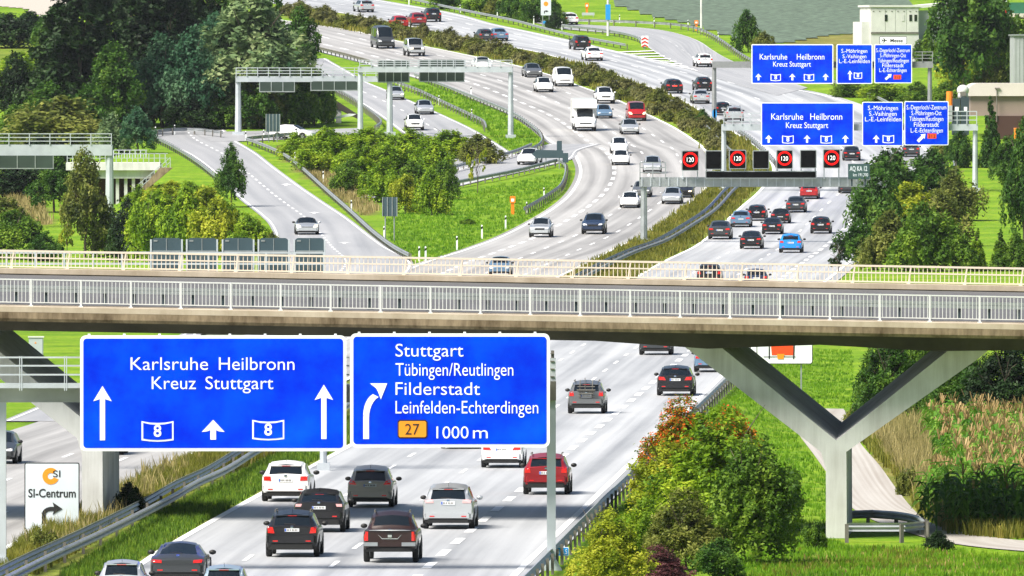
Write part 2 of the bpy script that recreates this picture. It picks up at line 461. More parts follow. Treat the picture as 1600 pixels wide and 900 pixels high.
ROADS = {}
def road(name, pairs, mat, z=.04, lat=10, sub=None, yz=True):
    Lp = np.array([p[0] for p in pairs], float); Rp = np.array([p[1] for p in pairs], float)
    Lw = ground(Lp[:, 0], Lp[:, 1])[:, :2]; Rw = ground(Rp[:, 0], Rp[:, 1])[:, :2]
    span = np.linalg.norm(np.diff(.5 * (Lw + Rw), axis=0), axis=1).max()
    sub = sub or max(3, int(span / 5))
    Lw, Rw = cat(Lw, sub), cat(Rw, sub)
    c = .5 * (Lw + Rw); s = np.concatenate([[0], np.cumsum(np.linalg.norm(np.diff(c, axis=0), axis=1))])
    t = np.linspace(0, 1, lat + 1)
    P = Lw[:, None, :] * (1 - t)[None, :, None] + Rw[:, None, :] * t[None, :, None]
    wd = np.linalg.norm(Rw - Lw, axis=1)
    Z = T(P[..., 0], P[..., 1]) + z
    n = len(s)
    id_ = np.arange(n * (lat + 1)).reshape(n, lat + 1)
    fc = np.stack([id_[:-1, :-1], id_[:-1, 1:], id_[1:, 1:], id_[1:, :-1]], -1).reshape(-1, 4)
    me = np_mesh(name, np.concatenate([P, Z[..., None]], -1).reshape(-1, 3), fc, mat, True)
    uvl = me.uv_layers.new(name="UVMap")
    U = np.stack([wd[:, None] * t[None, :], np.repeat(s[:, None], lat + 1, 1)], -1).reshape(-1, 2)
    uvl.data.foreach_set("uv", U[fc.ravel()].astype(np.float32).ravel())
    if me.polygons[0].normal.z < 0: me.flip_normals()
    o = tag(link(name, me), kind="structure")
    ROADS[name] = dict(L=Lw, R=Rw, s=s, z=z, w=wd)
    return o

def marking(mb, rd, frac, width, dash=None, gap=None, s0=0, s1=1e9, off=0.0, phase=0.0):
    """painted line on road rd at lateral fraction frac; dash/gap in metres"""
    r = ROADS[rd]; s = r['s']; s1 = min(s1, s[-1]); s0 = max(s0, 0)
    def at(q):
        l = np.array([np.interp(q, s, r['L'][:, i]) for i in (0, 1)]); rr = np.array([np.interp(q, s, r['R'][:, i]) for i in (0, 1)])
        d = rr - l; wd = np.linalg.norm(d); f = frac(q) if callable(frac) else frac
        return l + d * f + d / wd * off, d / wd
    segs = []
    if dash:
        q = s0 + phase
        while q < s1: segs.append((q, min(q + dash, s1))); q += dash + gap
    else:
        q = s0
        while q < s1: segs.append((q, min(q + 6, s1))); q += 6
    for a, b in segs:
        k = 2
        qs = np.linspace(a, b, k + 1); vs = []
        for q in qs:
            p, d = at(q)
            for sg in (-.5, .5):
                v = p + d * sg * width; vs.append((v[0], v[1], float(T(v[0], v[1])) + r['z'] + .012))
        mb.add(vs, [(2 * i, 2 * i + 1, 2 * i + 3, 2 * i + 2) for i in range(k)])

right_pairs = [(960, 98, 785), (885, 212, 855), (850, 267, 890), (775, 400, 965), (702, 535, 1038), (612, 695, 1128), (500, 885, 1240), (415, 1025, 1338), (382, 1090, 1375), (330, 1150, 1425), (297, 1187, 1455), (265, 1207, 1475), (231, 1182, 1458), (192, 1120, 1408), (155, 1060, 1320), (132, 1000, 1210), (112, 945, 1105), (97, 893, 1040), (80, 830, 962), (66, 745, 905), (50, 680, 830), (37, 615, 770), (22, 540, 715), (10, 455, 650), (0, 385, 592), (-12, 300, 520)]
road("motorway_outbound", [((l, y), (r, y)) for y, l, r in right_pairs], MR, .04)
left_pairs = [(960, -780, -208), (860, -520, 12), (767, -260, 182), (707, -95, 315), (660, 60, 410), (600, 215, 534), (540, 370, 657), (480, 500, 780), (440, 590, 862), (411, 655, 922), (390, 722, 962), (367, 782, 1010), (325, 858, 1070), (295, 889, 1105), (265, 899, 1117), (237, 884, 1105), (224, 856, 1092), (200, 826, 1055), (180, 796, 1015), (155, 738, 962), (135, 690, 907), (120, 640, 868), (101, 572, 800), (80, 492, 700), (65, 430, 625), (48, 360, 550), (33, 280, 450), (18, 170, 340)]
road("motorway_inbound", [((l, y), (r, y)) for y, l, r in left_pairs], MRL, .045)
ramp_pairs = [(204, 232, 352), (212, 236, 360), (222, 250, 372), (240, 290, 402), (262, 322, 430), (290, 352, 468), (312, 374, 500), (335, 403, 535), (355, 422, 562), (385, 432, 602), (411, 437, 645), (440, 400, 625), (480, 345, 560), (540, 255, 440), (600, 140, 320), (660, 2, 160)]
road("slip_road", [((l, y), (r, y)) for y, l, r in ramp_pairs], MRR, .06)
road("slip_road_bend", [((300, 208), (330, 222)), ((385, 206), (400, 221)), ((480, 204), (480, 216)), ((560, 201), (560, 210))], MRR, .075, lat=4)
mid_pairs = [(92, 405, 510), (112, 455, 545), (127, 490, 570), (140, 515, 601), (158, 555, 642), (180, 590, 692), (204, 622, 742), (230, 655, 785), (250, 690, 815), (265, 715, 835)]
road("collector_road", [((l, y), (r, y)) for y, l, r in mid_pairs], MRR, .055)
loop_pairs = [((858, 226), (940, 226)), ((830, 233), (905, 236)), ((780, 248), (893, 250)), ((715, 265), (835, 265)), ((658, 280), (768, 280)), ((610, 294), (708, 294)), ((560, 310), (640, 310))]
road("loop_road", loop_pairs, MRR, .07)
exit_pairs = [((835, 36), (835, 26)), ((882, 46), (900, 38)), ((960, 53), (1000, 44)), ((1000, 62), (1050, 51)), ((1012, 74), (1090, 64)), ((1042, 93), (1115, 80)), ((1088, 112), (1142, 95)), ((1150, 132), (1202, 118)), ((1215, 150), (1262, 138))]
road("exit_road", exit_pairs, MRR, .065, lat=5)
path_pairs = [((1215, 632), (1318, 640)), ((1238, 655), (1332, 660)), ((1247, 678), (1342, 690)), ((1272, 712), (1374, 728)), ((1295, 745), (1400, 764)), ((1314, 778), (1427, 797)), ((1348, 806), (1452, 817)), ((1405, 829), (1505, 833)), ((1490, 851), (1585, 845)), ((1620, 864), (1690, 850)), ((1760, 868), (1800, 848))]
road("farm_track", path_pairs, MPATH, .04, lat=4)

mk = MB()
marking(mk, "motorway_outbound", 0.0, .28, off=.12)
for fr in (.25, .48): marking(mk, "motorway_outbound", fr, .17, 6, 12, phase=3 if fr > .3 else 9)
marking(mk, "motorway_outbound", .715, .34, 6, 6, s1=900, phase=2)
marking(mk, "motorway_outbound", .72, .2, 6, 12, s0=900)
marking(mk, "motorway_outbound", .945, .25, s1=1e9)
tag(mk.build("lane_markings_outbound", M['mark']), kind="structure")
mk = MB()
marking(mk, "motorway_inbound", 1.0, .28, off=-.15)
marking(mk, "motorway_inbound", 0.0, .28, off=.5, s0=560)
for fr, p in ((.77, 2), (.53, 8)): marking(mk, "motorway_inbound", fr, .19, 6, 12, phase=p)
marking(mk, "motorway_inbound", .28, .34, 6, 6, s0=300)
tag(mk.build("lane_markings_inbound", M['mark']), kind="structure")
mk = MB()
for rd in ("slip_road", "collector_road", "exit_road"):
    marking(mk, rd, 0.0, .15, off=.3); marking(mk, rd, 1.0, .15, off=-.3)
marking(mk, "slip_road", .5, .18, 3, 4); marking(mk, "collector_road", .5, .16, 5, 9); marking(mk, "exit_road", .5, .15, 5, 8)
marking(mk, "loop_road", 0.0, .15, off=.4); marking(mk, "loop_road", 1.0, .15, off=-.4)
for ax, ay in ((447, 290), (491, 334), (538, 381)):      # painted arrows on the slip road
    p = gp(ax, ay)
    for poly in ([(-.12, -2.2), (.12, -2.2), (.12, .4), (-.12, .4)], [(-.55, .4), (.55, .4), (0, -2.6 + 5)]):
        mk.add([(p.x + u, p.y + v, float(T(p.x + u, p.y + v)) + .075) for u, v in poly], [tuple(range(len(poly)))])
ga = ground([962, 1010, 1090], [82, 75, 112])             # hatched nose of the gore
for k in range(9):
    t = (k + .3) / 9
    a = ga[0] * (1 - t) + ga[2] * t; b = ga[1] * (1 - min(1, t + .12)) + ga[2] * min(1, t + .12)
    mk.add([(a[0], a[1], float(T(a[0], a[1])) + .09), (a[0], a[1] + 2.2, float(T(a[0], a[1] + 2.2)) + .09),
            (b[0], b[1] + 2.2, float(T(b[0], b[1] + 2.2)) + .09), (b[0], b[1], float(T(b[0], b[1])) + .09)], [(0, 1, 2, 3)])
tag(mk.build("lane_markings_slip_roads", M['mark']), kind="structure")

# ------------------------------------------------------------------ field, far hillside strip
def sheet(name, poly, mat, z, step=1.5):
    P = ground([p[0] for p in poly], [p[1] for p in poly])
    x0, y0 = P[:, :2].min(0); x1, y1 = P[:, :2].max(0)
    gx = np.arange(x0, x1 + step, step); gy = np.arange(y0, y1 + step, step * 1.5)
    A, B = np.meshgrid(gx, gy); Zt = T(A, B)
    id_ = np.arange(A.size).reshape(A.shape)
    fc = np.stack([id_[:-1, :-1], id_[:-1, 1:], id_[1:, 1:], id_[1:, :-1]], -1).reshape(-1, 4)
    cx = A.ravel()[fc].mean(1); cy = B.ravel()[fc].mean(1)
    qx, qy = proj(cx, cy, T(cx, cy))
    fc = fc[inpoly(qx, qy, poly)]
    me = np_mesh(name, np.stack([A, B, Zt + z], -1).reshape(-1, 3), fc, mat, True)
    return tag(link(name, me), kind="structure")
mcab = simple('cabbage rows', (.085, .125, .085), .9, var=.65, scale=1.1)
sheet("field", [(955, -60), (960, 8), (1015, 25), (1080, 38), (1130, 55), (1180, 70), (1240, 66), (1300, 55), (1355, 52), (1420, 50), (1420, -60)], mcab, .10)
sheet("lane", [(-30, -12), (110, -12), (92, 20), (72, 32), (40, 14), (-30, 8)], simple('gravel lane', (.42, .38, .33), .9, var=.1), .08, 1.0)

# ------------------------------------------------------------------ guard rails
POSTM = MB(); POSTM.box(-.05, .05, -.07, .07, -.12, .70)
POSTM = POSTM.mesh("post", M['galv_dark'])
def guardrail(label, px, sides=(1,), step=4.0, group="guard rails along the carriageways", mat='galv', world_pts=None, sub=6, gap=.16, end=True):
    if world_pts is None:
        P = ground([p[0] for p in px], [p[1] for p in px])[:, :2]
    else: P = np.array(world_pts, float)
    P = cat(P, sub)
    s = np.concatenate([[0], np.cumsum(np.linalg.norm(np.diff(P, axis=0), axis=1))])
    n = max(2, int(s[-1] / 2.0)); q = np.linspace(0, s[-1], n)
    X, Y = np.interp(q, s, P[:, 0]), np.interp(q, s, P[:, 1])
    tx, ty = np.gradient(X), np.gradient(Y); l = np.hypot(tx, ty) + 1e-9
    nx_, ny_ = ty / l, -tx / l                 # right-hand normal
    Z = T(X, Y)
    o = thing("guard_rail", label, "guard rail", (X[0], Y[0], Z[0]), 0, group)
    prof = [(0, .42), (.075, .47), (.075, .53), (.0, .58), (.075, .63), (.075, .69), (0, .74), (-.02, .74), (.055, .66), (-.02, .58), (.055, .50), (-.02, .42)]
    for sd_ in sides:
        mb = MB(); k = len(prof)
        for i in range(n):
            for u, h in prof:
                uu = sd_ * (gap + u)
                mb.v.append((X[i] + nx_[i] * uu - X[0], Y[i] + ny_[i] * uu - Y[0], Z[i] + h - Z[0]))
        for i in range(n - 1):
            for j in range(k):
                mb.f.append((i * k + j, i * k + (j + 1) % k, (i + 1) * k + (j + 1) % k, (i + 1) * k + j)); mb.m.append(0)
        mb.f.append(tuple(range(k))); mb.m.append(0); mb.f.append(tuple(range((n - 1) * k, n * k))); mb.m.append(0)
        mb.build("rail", M[mat], o)
    m = min(99, max(2, int(s[-1] / step)))
    for i in range(m + 1):
        qq = s[-1] * i / m
        x, y = np.interp(qq, s, P[:, 0]), np.interp(qq, s, P[:, 1])
        p = link("post", POSTM, o); p.location = (x - X[0], y - Y[0], float(T(x, y)) - Z[0])
        dx, dy = np.interp(qq, q, tx), np.interp(qq, q, ty)
        p.rotation_euler = (0, 0, math.atan2(dy, dx) - math.pi / 2)
    return o
guardrail("long double sided guard rail snaking through the median from the bottom left corner", [(-20, 940), (60, 899), (150, 856), (243, 808), (290, 780), (340, 756), (400, 719), (470, 688), (600, 612), (780, 515), (930, 432), (985, 405), (1030, 388), (1070, 365), (1110, 338), (1140, 306), (1168, 285)], (1, -1), 2.7, gap=.40)
guardrail("short low rail on the shrubby median edge above the speed display gantry", [(945, 130), (1000, 150), (1060, 172), (1095, 200), (1120, 226), (1140, 245)], (-1,), 4)
guardrail("rail curving along the right edge of the shrub median beside the outbound lanes", [(1150, 207), (1178, 227), (1200, 248), (1212, 262)], (1,), 4)
guardrail("guard rail with dark posts along the right edge of the near carriageway, above the bushes", [(770, 995), (868, 893), (935, 822), (1000, 757), (1060, 692), (1130, 622), (1185, 567), (1240, 512)], (-1,), 2.0)
guardrail("rail bending round the outer left edge of the slip road behind the small round tree", [(345, 216), (300, 211), (255, 213), (240, 220), (262, 232), (290, 248), (315, 265), (340, 285)], (1,), 3)
guardrail("long rail on the grassy strip right of the slip road, ending beside the two signposts", [(480, 216), (430, 221), (388, 226), (402, 231), (450, 253), (500, 295), (545, 335), (590, 376), (620, 398), (642, 410)], (1,), 3)
guardrail("rail rounding the tip of the bright grass island beside the oncoming lanes", [(822, 336), (845, 323), (862, 312), (878, 300), (885, 285), (886, 268), (870, 260), (840, 267), (800, 277), (712, 294)], (-1,), 3)
guardrail("short rail on the far side of the loop road above the yellow sapling", [(700, 272), (750, 259), (800, 246), (828, 235)], (1,), 3)
guardrail("rail on the left edge of the long bright grass strip beside the collector road", [(600, 130), (650, 148), (690, 167), (730, 186), (752, 197), (757, 206)], (-1,), 4)
guardrail("rail on the right edge of the long bright grass strip beside the oncoming lanes", [(650, 124), (720, 151), (797, 182), (832, 204), (848, 220), (846, 234), (815, 250)], (1,), 4)
guardrail("rail left of the collector road in front of the dark trees", [(500, 130), (520, 145), (560, 170), (592, 196), (585, 207)], (-1,), 3)
guardrail("rail along the upper edge of the outbound carriageway below the dark hedge", [(590, -6), (625, 1), (712, 20), (800, 38), (850, 51), (900, 63), (980, 78)], (1,), 4)
guardrail("rail along the outer curve of the exit road below the cabbage field", [(880, 38), (950, 40), (1000, 42), (1060, 46), (1095, 54), (1125, 70), (1150, 88), (1175, 103)], (-1,), 4)
guardrail("rail on the inner curve of the exit road ending at the chevron board", [(880, 47), (950, 55), (995, 65), (1006, 76)], (1,), 3)
guardrail("rail along the far right edge of the outbound lanes behind the blue gantry signs", [(1270, 122), (1320, 141), (1370, 159), (1420, 186), (1468, 214), (1484, 238), (1494, 268), (1490, 290)], (1,), 4)
guardrail("guard rail with heavy dark posts left of the inbound lanes, beside the top trees", [(470, 70), (500, 82), (540, 92), (580, 103)], (1,), 3, mat='galv_dark')
guardrail("short wrap-around guard rail protecting the foot of the white bridge pier", None, (1,), 2.0, world_pts=[(12.2, 535), (14.0, 536.5), (15.2, 532), (15.5, 526), (15.3, 522), (14.0, 521.2), (12.4, 521.3)], sub=5)

# ------------------------------------------------------------------ delineator posts
dpm = MB(); dpm.prism([(-.06, 0), (.06, 0), (.06, 1.0), (-.02, 1.06), (-.06, 1.0)], -.05, .05)
dpb = MB(); dpb.prism([(-.066, .70), (.066, .78), (.066, .96), (-.066, .88)], -.056, .056)
dpm, dpb = dpm.mesh("post_body", M['white_sign']), dpb.mesh("black_band", M['black_sign'])
def delineator(x, y, label, group, sc=1.0):
    p = gp(x, y); o = thing("delineator_post", label, "roadside post", p, 0, group); o.scale = (sc, sc, sc)
    link("post_body", dpm, o); link("black_band", dpb, o)
tip = ["left one of the paired white posts at the tip of the grass island", "right one of the paired white posts at the tip of the grass island",
       "white post with black band on the grass edge, third from the island tip", "white post with black band on the grass edge, fourth from the island tip", "white post with black band on the grass edge nearest the orange telephone"]
for (x, y), l in zip([(655, 408), (665, 408), (714, 391), (753, 373), (790, 358)], tip):
    delineator(x, y, l, "white roadside posts on the grass island", 1.1)
for x, y, l in [(823, 334, "white post with black band at the near end of the island rail"), (850, 311, "white post with black band behind the island rail"),
                (461, 254, "white post behind the slip road rail, uppermost of four"), (505, 285, "white post behind the slip road rail beside the brown grass"),
                (549, 331, "white post behind the slip road rail left of the twin post sign"), (600, 373, "white post behind the slip road rail, lowest of four"),
                (243, 214, "small white post at the outer end of the slip road rail"), (273, 211, "small white post behind the slip road bend"),
                (384, 221, "small white post at the inner corner of the slip road bend"), (412, 219, "small white post between the tall gantry leg and the sign on the slip road bend"),
                (686, 164, "white post on the long grass strip beside its left rail"), (737, 186, "white post on the long grass strip near its lower end"),
                (624, 135, "white post at the head of the long grass strip"), (736, 150, "dark banded post beside the right rail of the long grass strip"),
                (834, 38, "white post at the start of the exit road beside the hedge"), (878, 47, "white post where the exit road leaves the motorway"),
                (968, 36, "white post on the meadow above the exit road, left one"), (1022, 40, "white post on the meadow above the exit road, middle one"),
                (1075, 44, "white post on the meadow above the exit road beside the lamp post"), (1122, 64, "white post outside the exit road rail near the single bush"),
                (1367, 158, "white post behind the far right rail below the blue signs"), (639, 8, "white post above the top rail, left of the hedge"),
                (719, 20, "white post above the top rail, in front of the hedge"), (777, 28, "white post above the top rail, right part of the hedge"), (722, 19, None)]:
    if l: delineator(x, y, l, "white roadside posts", 1.0)
# ------------------------------------------------------------------ the bridge
BY, BW = 524.0, 16.0                      # near edge distance, deck width
CF, TL = .060, -.0176                     # crossfall of the deck, fall from left to right
def deck_z(X, dy): return 7.76 + TL * (X + 0.0) + CF * dy
X0, X1 = -60.0, 62.0
bridge = thing("road_bridge", "concrete road bridge on white V shaped piers crossing the whole motorway", "bridge", (0, BY, 0))
def deck_strip(sec, name, mat, smooth=None):
    """extrude a section (dy, dz) along X following the fall"""
    mb = MB(); n = len(sec); xs_ = np.linspace(X0, X1, 30)
    for x in xs_:
        for dy, dz in sec: mb.v.append((x, dy, deck_z(x, dy) + (dz(x) if callable(dz) else dz)))
    for i in range(len(xs_) - 1):
        for j in range(n):
            mb.f.append((i * n + j, i * n + (j + 1) % n, (i + 1) * n + (j + 1) % n, (i + 1) * n + j)); mb.m.append(0)
    mb.f.append(tuple(range(n))); mb.m.append(0); mb.f.append(tuple(range((len(xs_) - 1) * n, len(xs_) * n))); mb.m.append(0)
    return mb.build(name, mat, bridge, smooth)
def haunch(x):
    return -1.08 - .22 * max(0, 1 - max(0, min(abs(x - 7.2), abs(x - 17.0)) - .5) / 3.0)
deck_strip([(0, 0), (0, -.20), (.18, -.20), (.18, -.02), (.9, -.02), (.9, 0)], "edge_beam", M['kappe'])
deck_strip([(BW - .5, .05), (BW - .5, .24), (BW, .24), (BW, -.4), (BW - .3, -.4), (BW - .3, .05)], "edge_beam", M['kappe'])
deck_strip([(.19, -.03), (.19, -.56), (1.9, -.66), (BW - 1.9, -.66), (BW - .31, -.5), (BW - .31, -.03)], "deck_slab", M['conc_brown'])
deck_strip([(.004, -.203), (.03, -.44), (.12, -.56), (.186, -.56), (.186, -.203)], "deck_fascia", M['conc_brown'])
deck_strip([(.92, -.025), (BW - .52, -.025), (BW - .52, .01), (.92, .01)], "carriageway", M['asphalt_deck'])
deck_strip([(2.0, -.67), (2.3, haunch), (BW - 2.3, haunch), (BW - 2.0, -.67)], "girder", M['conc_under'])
# near railing
def railing(name, dy, h, mat, bal, post, thick, z0=0.0, mids=(.12,), post_slant=0.0, pw=.07, bt=.016, x0=-24.0, x1=26.0):
    mb = MB()
    mb.bar((x0, dy, deck_z(x0, dy) + z0 + h), (x1, dy, deck_z(x1, dy) + z0 + h), thick, thick)
    for mz in mids: mb.bar((x0, dy, deck_z(x0, dy) + z0 + mz), (x1, dy, deck_z(x1, dy) + z0 + mz), thick * .7, thick * .7)
    x = x0
    while x < x1:
        z = deck_z(x, dy) + z0; mb.box(x - bt, x + bt, dy - .014, dy + .014, z + mids[0], z + h); x += bal
    r = mb.build(name, mat, bridge)
    pm = MB(); pm.bar((0, 0, -.05), (post_slant * .5, 0, h * .55), pw, pw); pm.bar((post_slant * .5, 0, h * .55), (post_slant, 0, h + .01), pw, pw)
    pm.box(-pw * 1.1, pw * 1.1, -.12, .12, -.05, .03)
    pm = pm.mesh("post", mat); x = x0 + .5; k = 0
    while x < x1 and k < 99:
        o = link("post", pm, r); o.location = (x, dy, deck_z(x, dy) + z0); x += post; k += 1
    return r
railing("near_railing", .45, .98, M['rail_bright'], .14, 1.86, .05, 0.0, (.13,), bt=.012, pw=.075)
railing("far_railing", BW - .2, .66, M['cream_rail'], .165, 2.15, .075, .24, (.06, .40), .10, .06, bt=.014)
# crash barrier between footway and carriageway
mb = MB()
for zz in (.50, .62): mb.bar((-24, 1.5, deck_z(-24, 1.5) + zz), (26, 1.5, deck_z(26, 1.5) + zz), .07, .13)
cb = mb.build("crash_barrier", M['galv'], bridge)
pm = MB(); pm.box(-.06, .06, .04, .16, 0, .62); pm.box(-.12, .12, -.06, .18, 0, .03); pm = pm.mesh("post", M['dark_box'])
x = -24.0
while x < 26:
    o = link("post", pm, cb); o.location = (x, 1.52, deck_z(x, 1.5)); x += 1.1
# V piers
def vpier(xc, zoff, zb):
    S = F / BY
    def q(px, py): return ((px - 1309) / S + xc, ZC - (py - YH) / S + zoff)
    outer = [q(1293, 736), q(1285, 709), q(1249, 681), q(1040, 520)]
    inner_l = [q(1096, 520), q(1130, 546), q(1309, 691)]
    inner_r = [q(1482, 552), q(1520, 520)]
    outer_r = [q(1580, 520), q(1533, 562), q(1325, 709)]
    D, sh, up = 8.0, .40, CF
    front = [(xc - 16 / S, zb)] + outer + inner_l + inner_r + outer_r + [(xc + 17 / S, zb)]
    n = len(front); mb = MB()
    for dy in (0, D):
        for i, (x, z) in enumerate(front):
            k = 0 if z <= zb + .01 else up * dy
            mb.v.append((x + sh * dy / D, 2.36 + dy, z + k))
    # front/back faces as convex pieces: left arm, right arm, stem
    # order: 0 foot, 1-4 outer left edge, 5-7 inner left edge to the crotch, 8-9 inner right, 10-12 outer right, 13 foot
    pieces = [(0, 1, 12, 13), (1, 2, 7, 12), (2, 3, 7), (3, 6, 7), (3, 4, 5, 6), (7, 8, 11, 12), (8, 9, 10, 11)]
    for pc in pieces:
        mb.f.append(pc); mb.m.append(0); mb.f.append(tuple(i + n for i in reversed(pc))); mb.m.append(0)
    for i in range(n):
        j = (i + 1) % n
        mb.f.append((i, j, n + j, n + i)); mb.m.append(0)
    p = mb.build("pier", M['conc'], bridge)
    return p
vpier(12.12, 0.0, -1.2)
vpier(-15.70, .52, -1.2)

# ------------------------------------------------------------------ lettering and signs
_hcap = None
def text_geo(body, bold=.012, extrude=.0):
    cu = bpy.data.curves.new("lettering", 'FONT'); cu.body = body; cu.size = 1.0; cu.offset = bold; cu.extrude = .01
    cu.resolution_u = 4
    o = bpy.data.objects.new("lettering", cu); C.objects.link(o)
    dg = bpy.context.evaluated_depsgraph_get(); dg.update()
    me = bpy.data.meshes.new_from_object(o.evaluated_get(dg))
    v = np.zeros(len(me.vertices) * 3); me.vertices.foreach_get("co", v); v = v.reshape(-1, 3)
    f = [tuple(p.vertices) for p in me.polygons]
    bpy.data.objects.remove(o); bpy.data.curves.remove(cu); bpy.data.meshes.remove(me)
    return v, f
_hv, _ = text_geo("H"); CAP = _hv[:, 1].max(); 
def text_into(mb, body, x0, x1, zb, cap, y, m=0, bold=-.004, thick=.012):
    """x0..x1 text width, zb baseline, cap = capital height, y = face plane (text stands proud towards -y)"""
    v, f = text_geo(body, bold)
    sx = (x1 - x0) / (v[:, 0].max() - v[:, 0].min()); sz = cap / CAP
    X = x0 + (v[:, 0] - v[:, 0].min()) * sx; Z = zb + v[:, 1] * sz; Yd = y - thick * (v[:, 2] + .01) / .02
    mb.add(list(zip(X.tolist(), Yd.tolist(), Z.tolist())), f, m)

def rrect(x0, x1, z0, z1, r, n=5):
    out = []
    for cx, cz, a0 in ((x1 - r, z1 - r, 0), (x0 + r, z1 - r, 90), (x0 + r, z0 + r, 180), (x1 - r, z0 + r, 270)):
        for k in range(n + 1):
            a = R(a0 + 90 * k / n); out.append((cx + r * math.cos(a), cz + r * math.sin(a)))
    return out

class Sign:
    """flat sign at distance d; all 2-D coordinates are measured in photo pixels and converted to metres at that distance"""
    def __init__(s, name, label, cat, x0, x1, y0, y1, d, group=None, thick=.10):
        s.s = F / d; s.cx = .5 * (x0 + x1); s.yb = y1
        s.o = thing(name, label, cat, W(s.cx, y1, d), 0, group); s.th = thick
        s.box = (x0, x1, y0, y1)
    def X(s, px): return (px - s.cx) / s.s
    def Z(s, py): return (s.yb - py) / s.s
    def plate(s, mat, border=None, bw=4.0, r=5.0, back='sign_back'):
        x0, x1, y0, y1 = s.box
        mb = MB(); mb.prism(rrect(s.X(x0), s.X(x1), s.Z(y1), s.Z(y0), r / s.s), 0, s.th)
        if border:
            mb.build("panel", [M[back]], s.o)
            b = MB(); b.prism(rrect(s.X(x0), s.X(x1), s.Z(y1), s.Z(y0), r / s.s), -.02, -.001); b.build("border", M[border], s.o)
            f = MB(); f.prism(rrect(s.X(x0 + bw), s.X(x1 - bw), s.Z(y1 - bw), s.Z(y0 + bw), max(.5, r - bw * .7) / s.s), -.032, -.021); f.build("sign_face", M[mat], s.o)
            s.face = -.033
        else:
            mb.build("panel", [M[mat]], s.o); s.face = -.002
    def text(s, body, x0, x1, y_base, cap, mat, bold=-.004, name="lettering"):
        mb = MB(); text_into(mb, body, s.X(x0), s.X(x1), s.Z(y_base), cap / s.s, s.face, 0, bold); return mb.build(name, M[mat], s.o)
    def poly(s, pts, mat, name, y=0.0, t=.012):
        mb = MB(); P = [(s.X(x), s.Z(yy)) for x, yy in pts]; mb.prism(P, s.face - t + y, s.face + y); return mb.build(name, M[mat], s.o)
    def polys(s, lst, mat, name, y=0.0, t=.012):
        mb = MB()
        for k, pts in enumerate(lst): mb.prism([(s.X(x), s.Z(yy)) for x, yy in pts], s.face - t + y - .0015 * k, s.face + y)
        return mb.build(name, M[mat], s.o)
    def up_arrow(s, cx, y0, y1, hw, hh, sw, mat='white_sign'):
        s.polys([[(cx - hw, y0 + hh), (cx, y0), (cx + hw, y0 + hh), (cx + sw, y0 + hh * .86), (cx - sw, y0 + hh * .86)],
                 [(cx - sw, y0 + hh * .8), (cx + sw, y0 + hh * .8), (cx + sw, y1), (cx - sw, y1)]], mat, "arrow")
    def shield(s, x0, x1, y0, y1, bw, text, tb=None):
        """motorway number shield: white outline, waisted top and bottom"""
        def outl(e):
            a, b, c, d = x0 + e, x1 - e, y0 + e, y1 - e; k = (y1 - y0) * .10
            m_ = .5 * (a + b)
            return [(a, c), (a + (b - a) * .25, c + k * .8), (m_, c + k), (b - (b - a) * .25, c + k * .8), (b, c), (b, d), (b - (b - a) * .25, d - k * .1 + k * .6), (m_, d + k * .7), (a + (b - a) * .25, d - k * .1 + k * .6), (a, d)]
        s.poly(outl(0), 'white_sign', "route_shield")
        s.poly(outl(bw), 'blue_sign', "shield_field", -.013)
        h = (y1 - y0); cx = .5 * (x0 + x1)
        mb = MB(); text_into(mb, text, s.X(cx - h * .20), s.X(cx + h * .20), s.Z(y1 - h * .20), h * .60 / s.s, s.face - .026, 0, .02); mb.build("shield_number", M['white_sign'], s.o)

# ---- foreground gantry
D1 = 476.0
g = thing("sign_gantry", "grey steel gantry carrying the two large front signs, with a tall right leg", "gantry", W(862, 895, D1))
def gx(px): return (px - 862) * D1 / F
def gz(py): return (895 - py) * D1 / F
mb = MB(); mb.box(gx(-60), gx(860), .25, .75, gz(629), gz(601)); mb.build("beam", M['rust'], g)
mb = MB(); mb.box(gx(-60), gx(546), -.45, .24, gz(604), gz(600)); mb.box(gx(-60), gx(130), -.5, -.45, gz(606), gz(598)); mb.build("walkway", M['rail_white'], g)
mb = MB()
for py in (558, 571, 585): mb.bar((gx(-60), -.48, gz(py)), (gx(546), -.48, gz(py)), .05, .055)
rl = mb.build("handrail", M['rail_white'], g)
pm = MB(); pm.box(-.05, -.02, -.03, .03, gz(610) - gz(601), gz(556) - gz(601)); pm.box(.02, .05, -.03, .03, gz(610) - gz(601), gz(556) - gz(601)); pm = pm.mesh("post", M['rail_white'])
for k in range(9):
    o = link("post", pm, rl); o.location = (gx(-37 + 70 * k), -.48, gz(601))
mb = MB()
mb.box(-.16, .14, .35, .75, .1, gz(560)); mb.prism([(-.40, -.3), (.36, -.3), (.36, .05), (.16, .42), (-.18, .42), (-.40, .05)], .2, .9); mb.box(-.14, .12, .33, .36, gz(720), gz(620))
mb.build("post", M['rail_white'], g)
mb = MB(); x = gx(2); mb.box(x - .17, x + .14, .3, .7, -.3, gz(615)); mb.prism([(x - .4, -.3), (x + .4, -.3), (x + .4, .05), (x + .16, .5), (x - .16, .5), (x - .4, .05)], .15, .85); mb.build("post", M['rail_white'], g)
mb = MB()                                                # lit cage ladder beside the right leg
for py in range(552, 600, 12): mb.box(gx(860), gx(866), .3, .5, gz(py + 1.5), gz(py))
mb.box(gx(861), gx(866), .42, .5, gz(600), gz(548)); mb.box(gx(860), gx(869), .15, .4, gz(626), gz(596)); mb.build("cable_box", M['galv_dark'], g)
DS = 475.0
S1 = Sign("direction_sign", "large blue sign reading Karlsruhe Heilbronn, Kreuz Stuttgart, left of the two front panels", "road sign", 125, 541, 524, 705, DS)
S1.plate('blue_sign', 'white_sign', 5, 9)
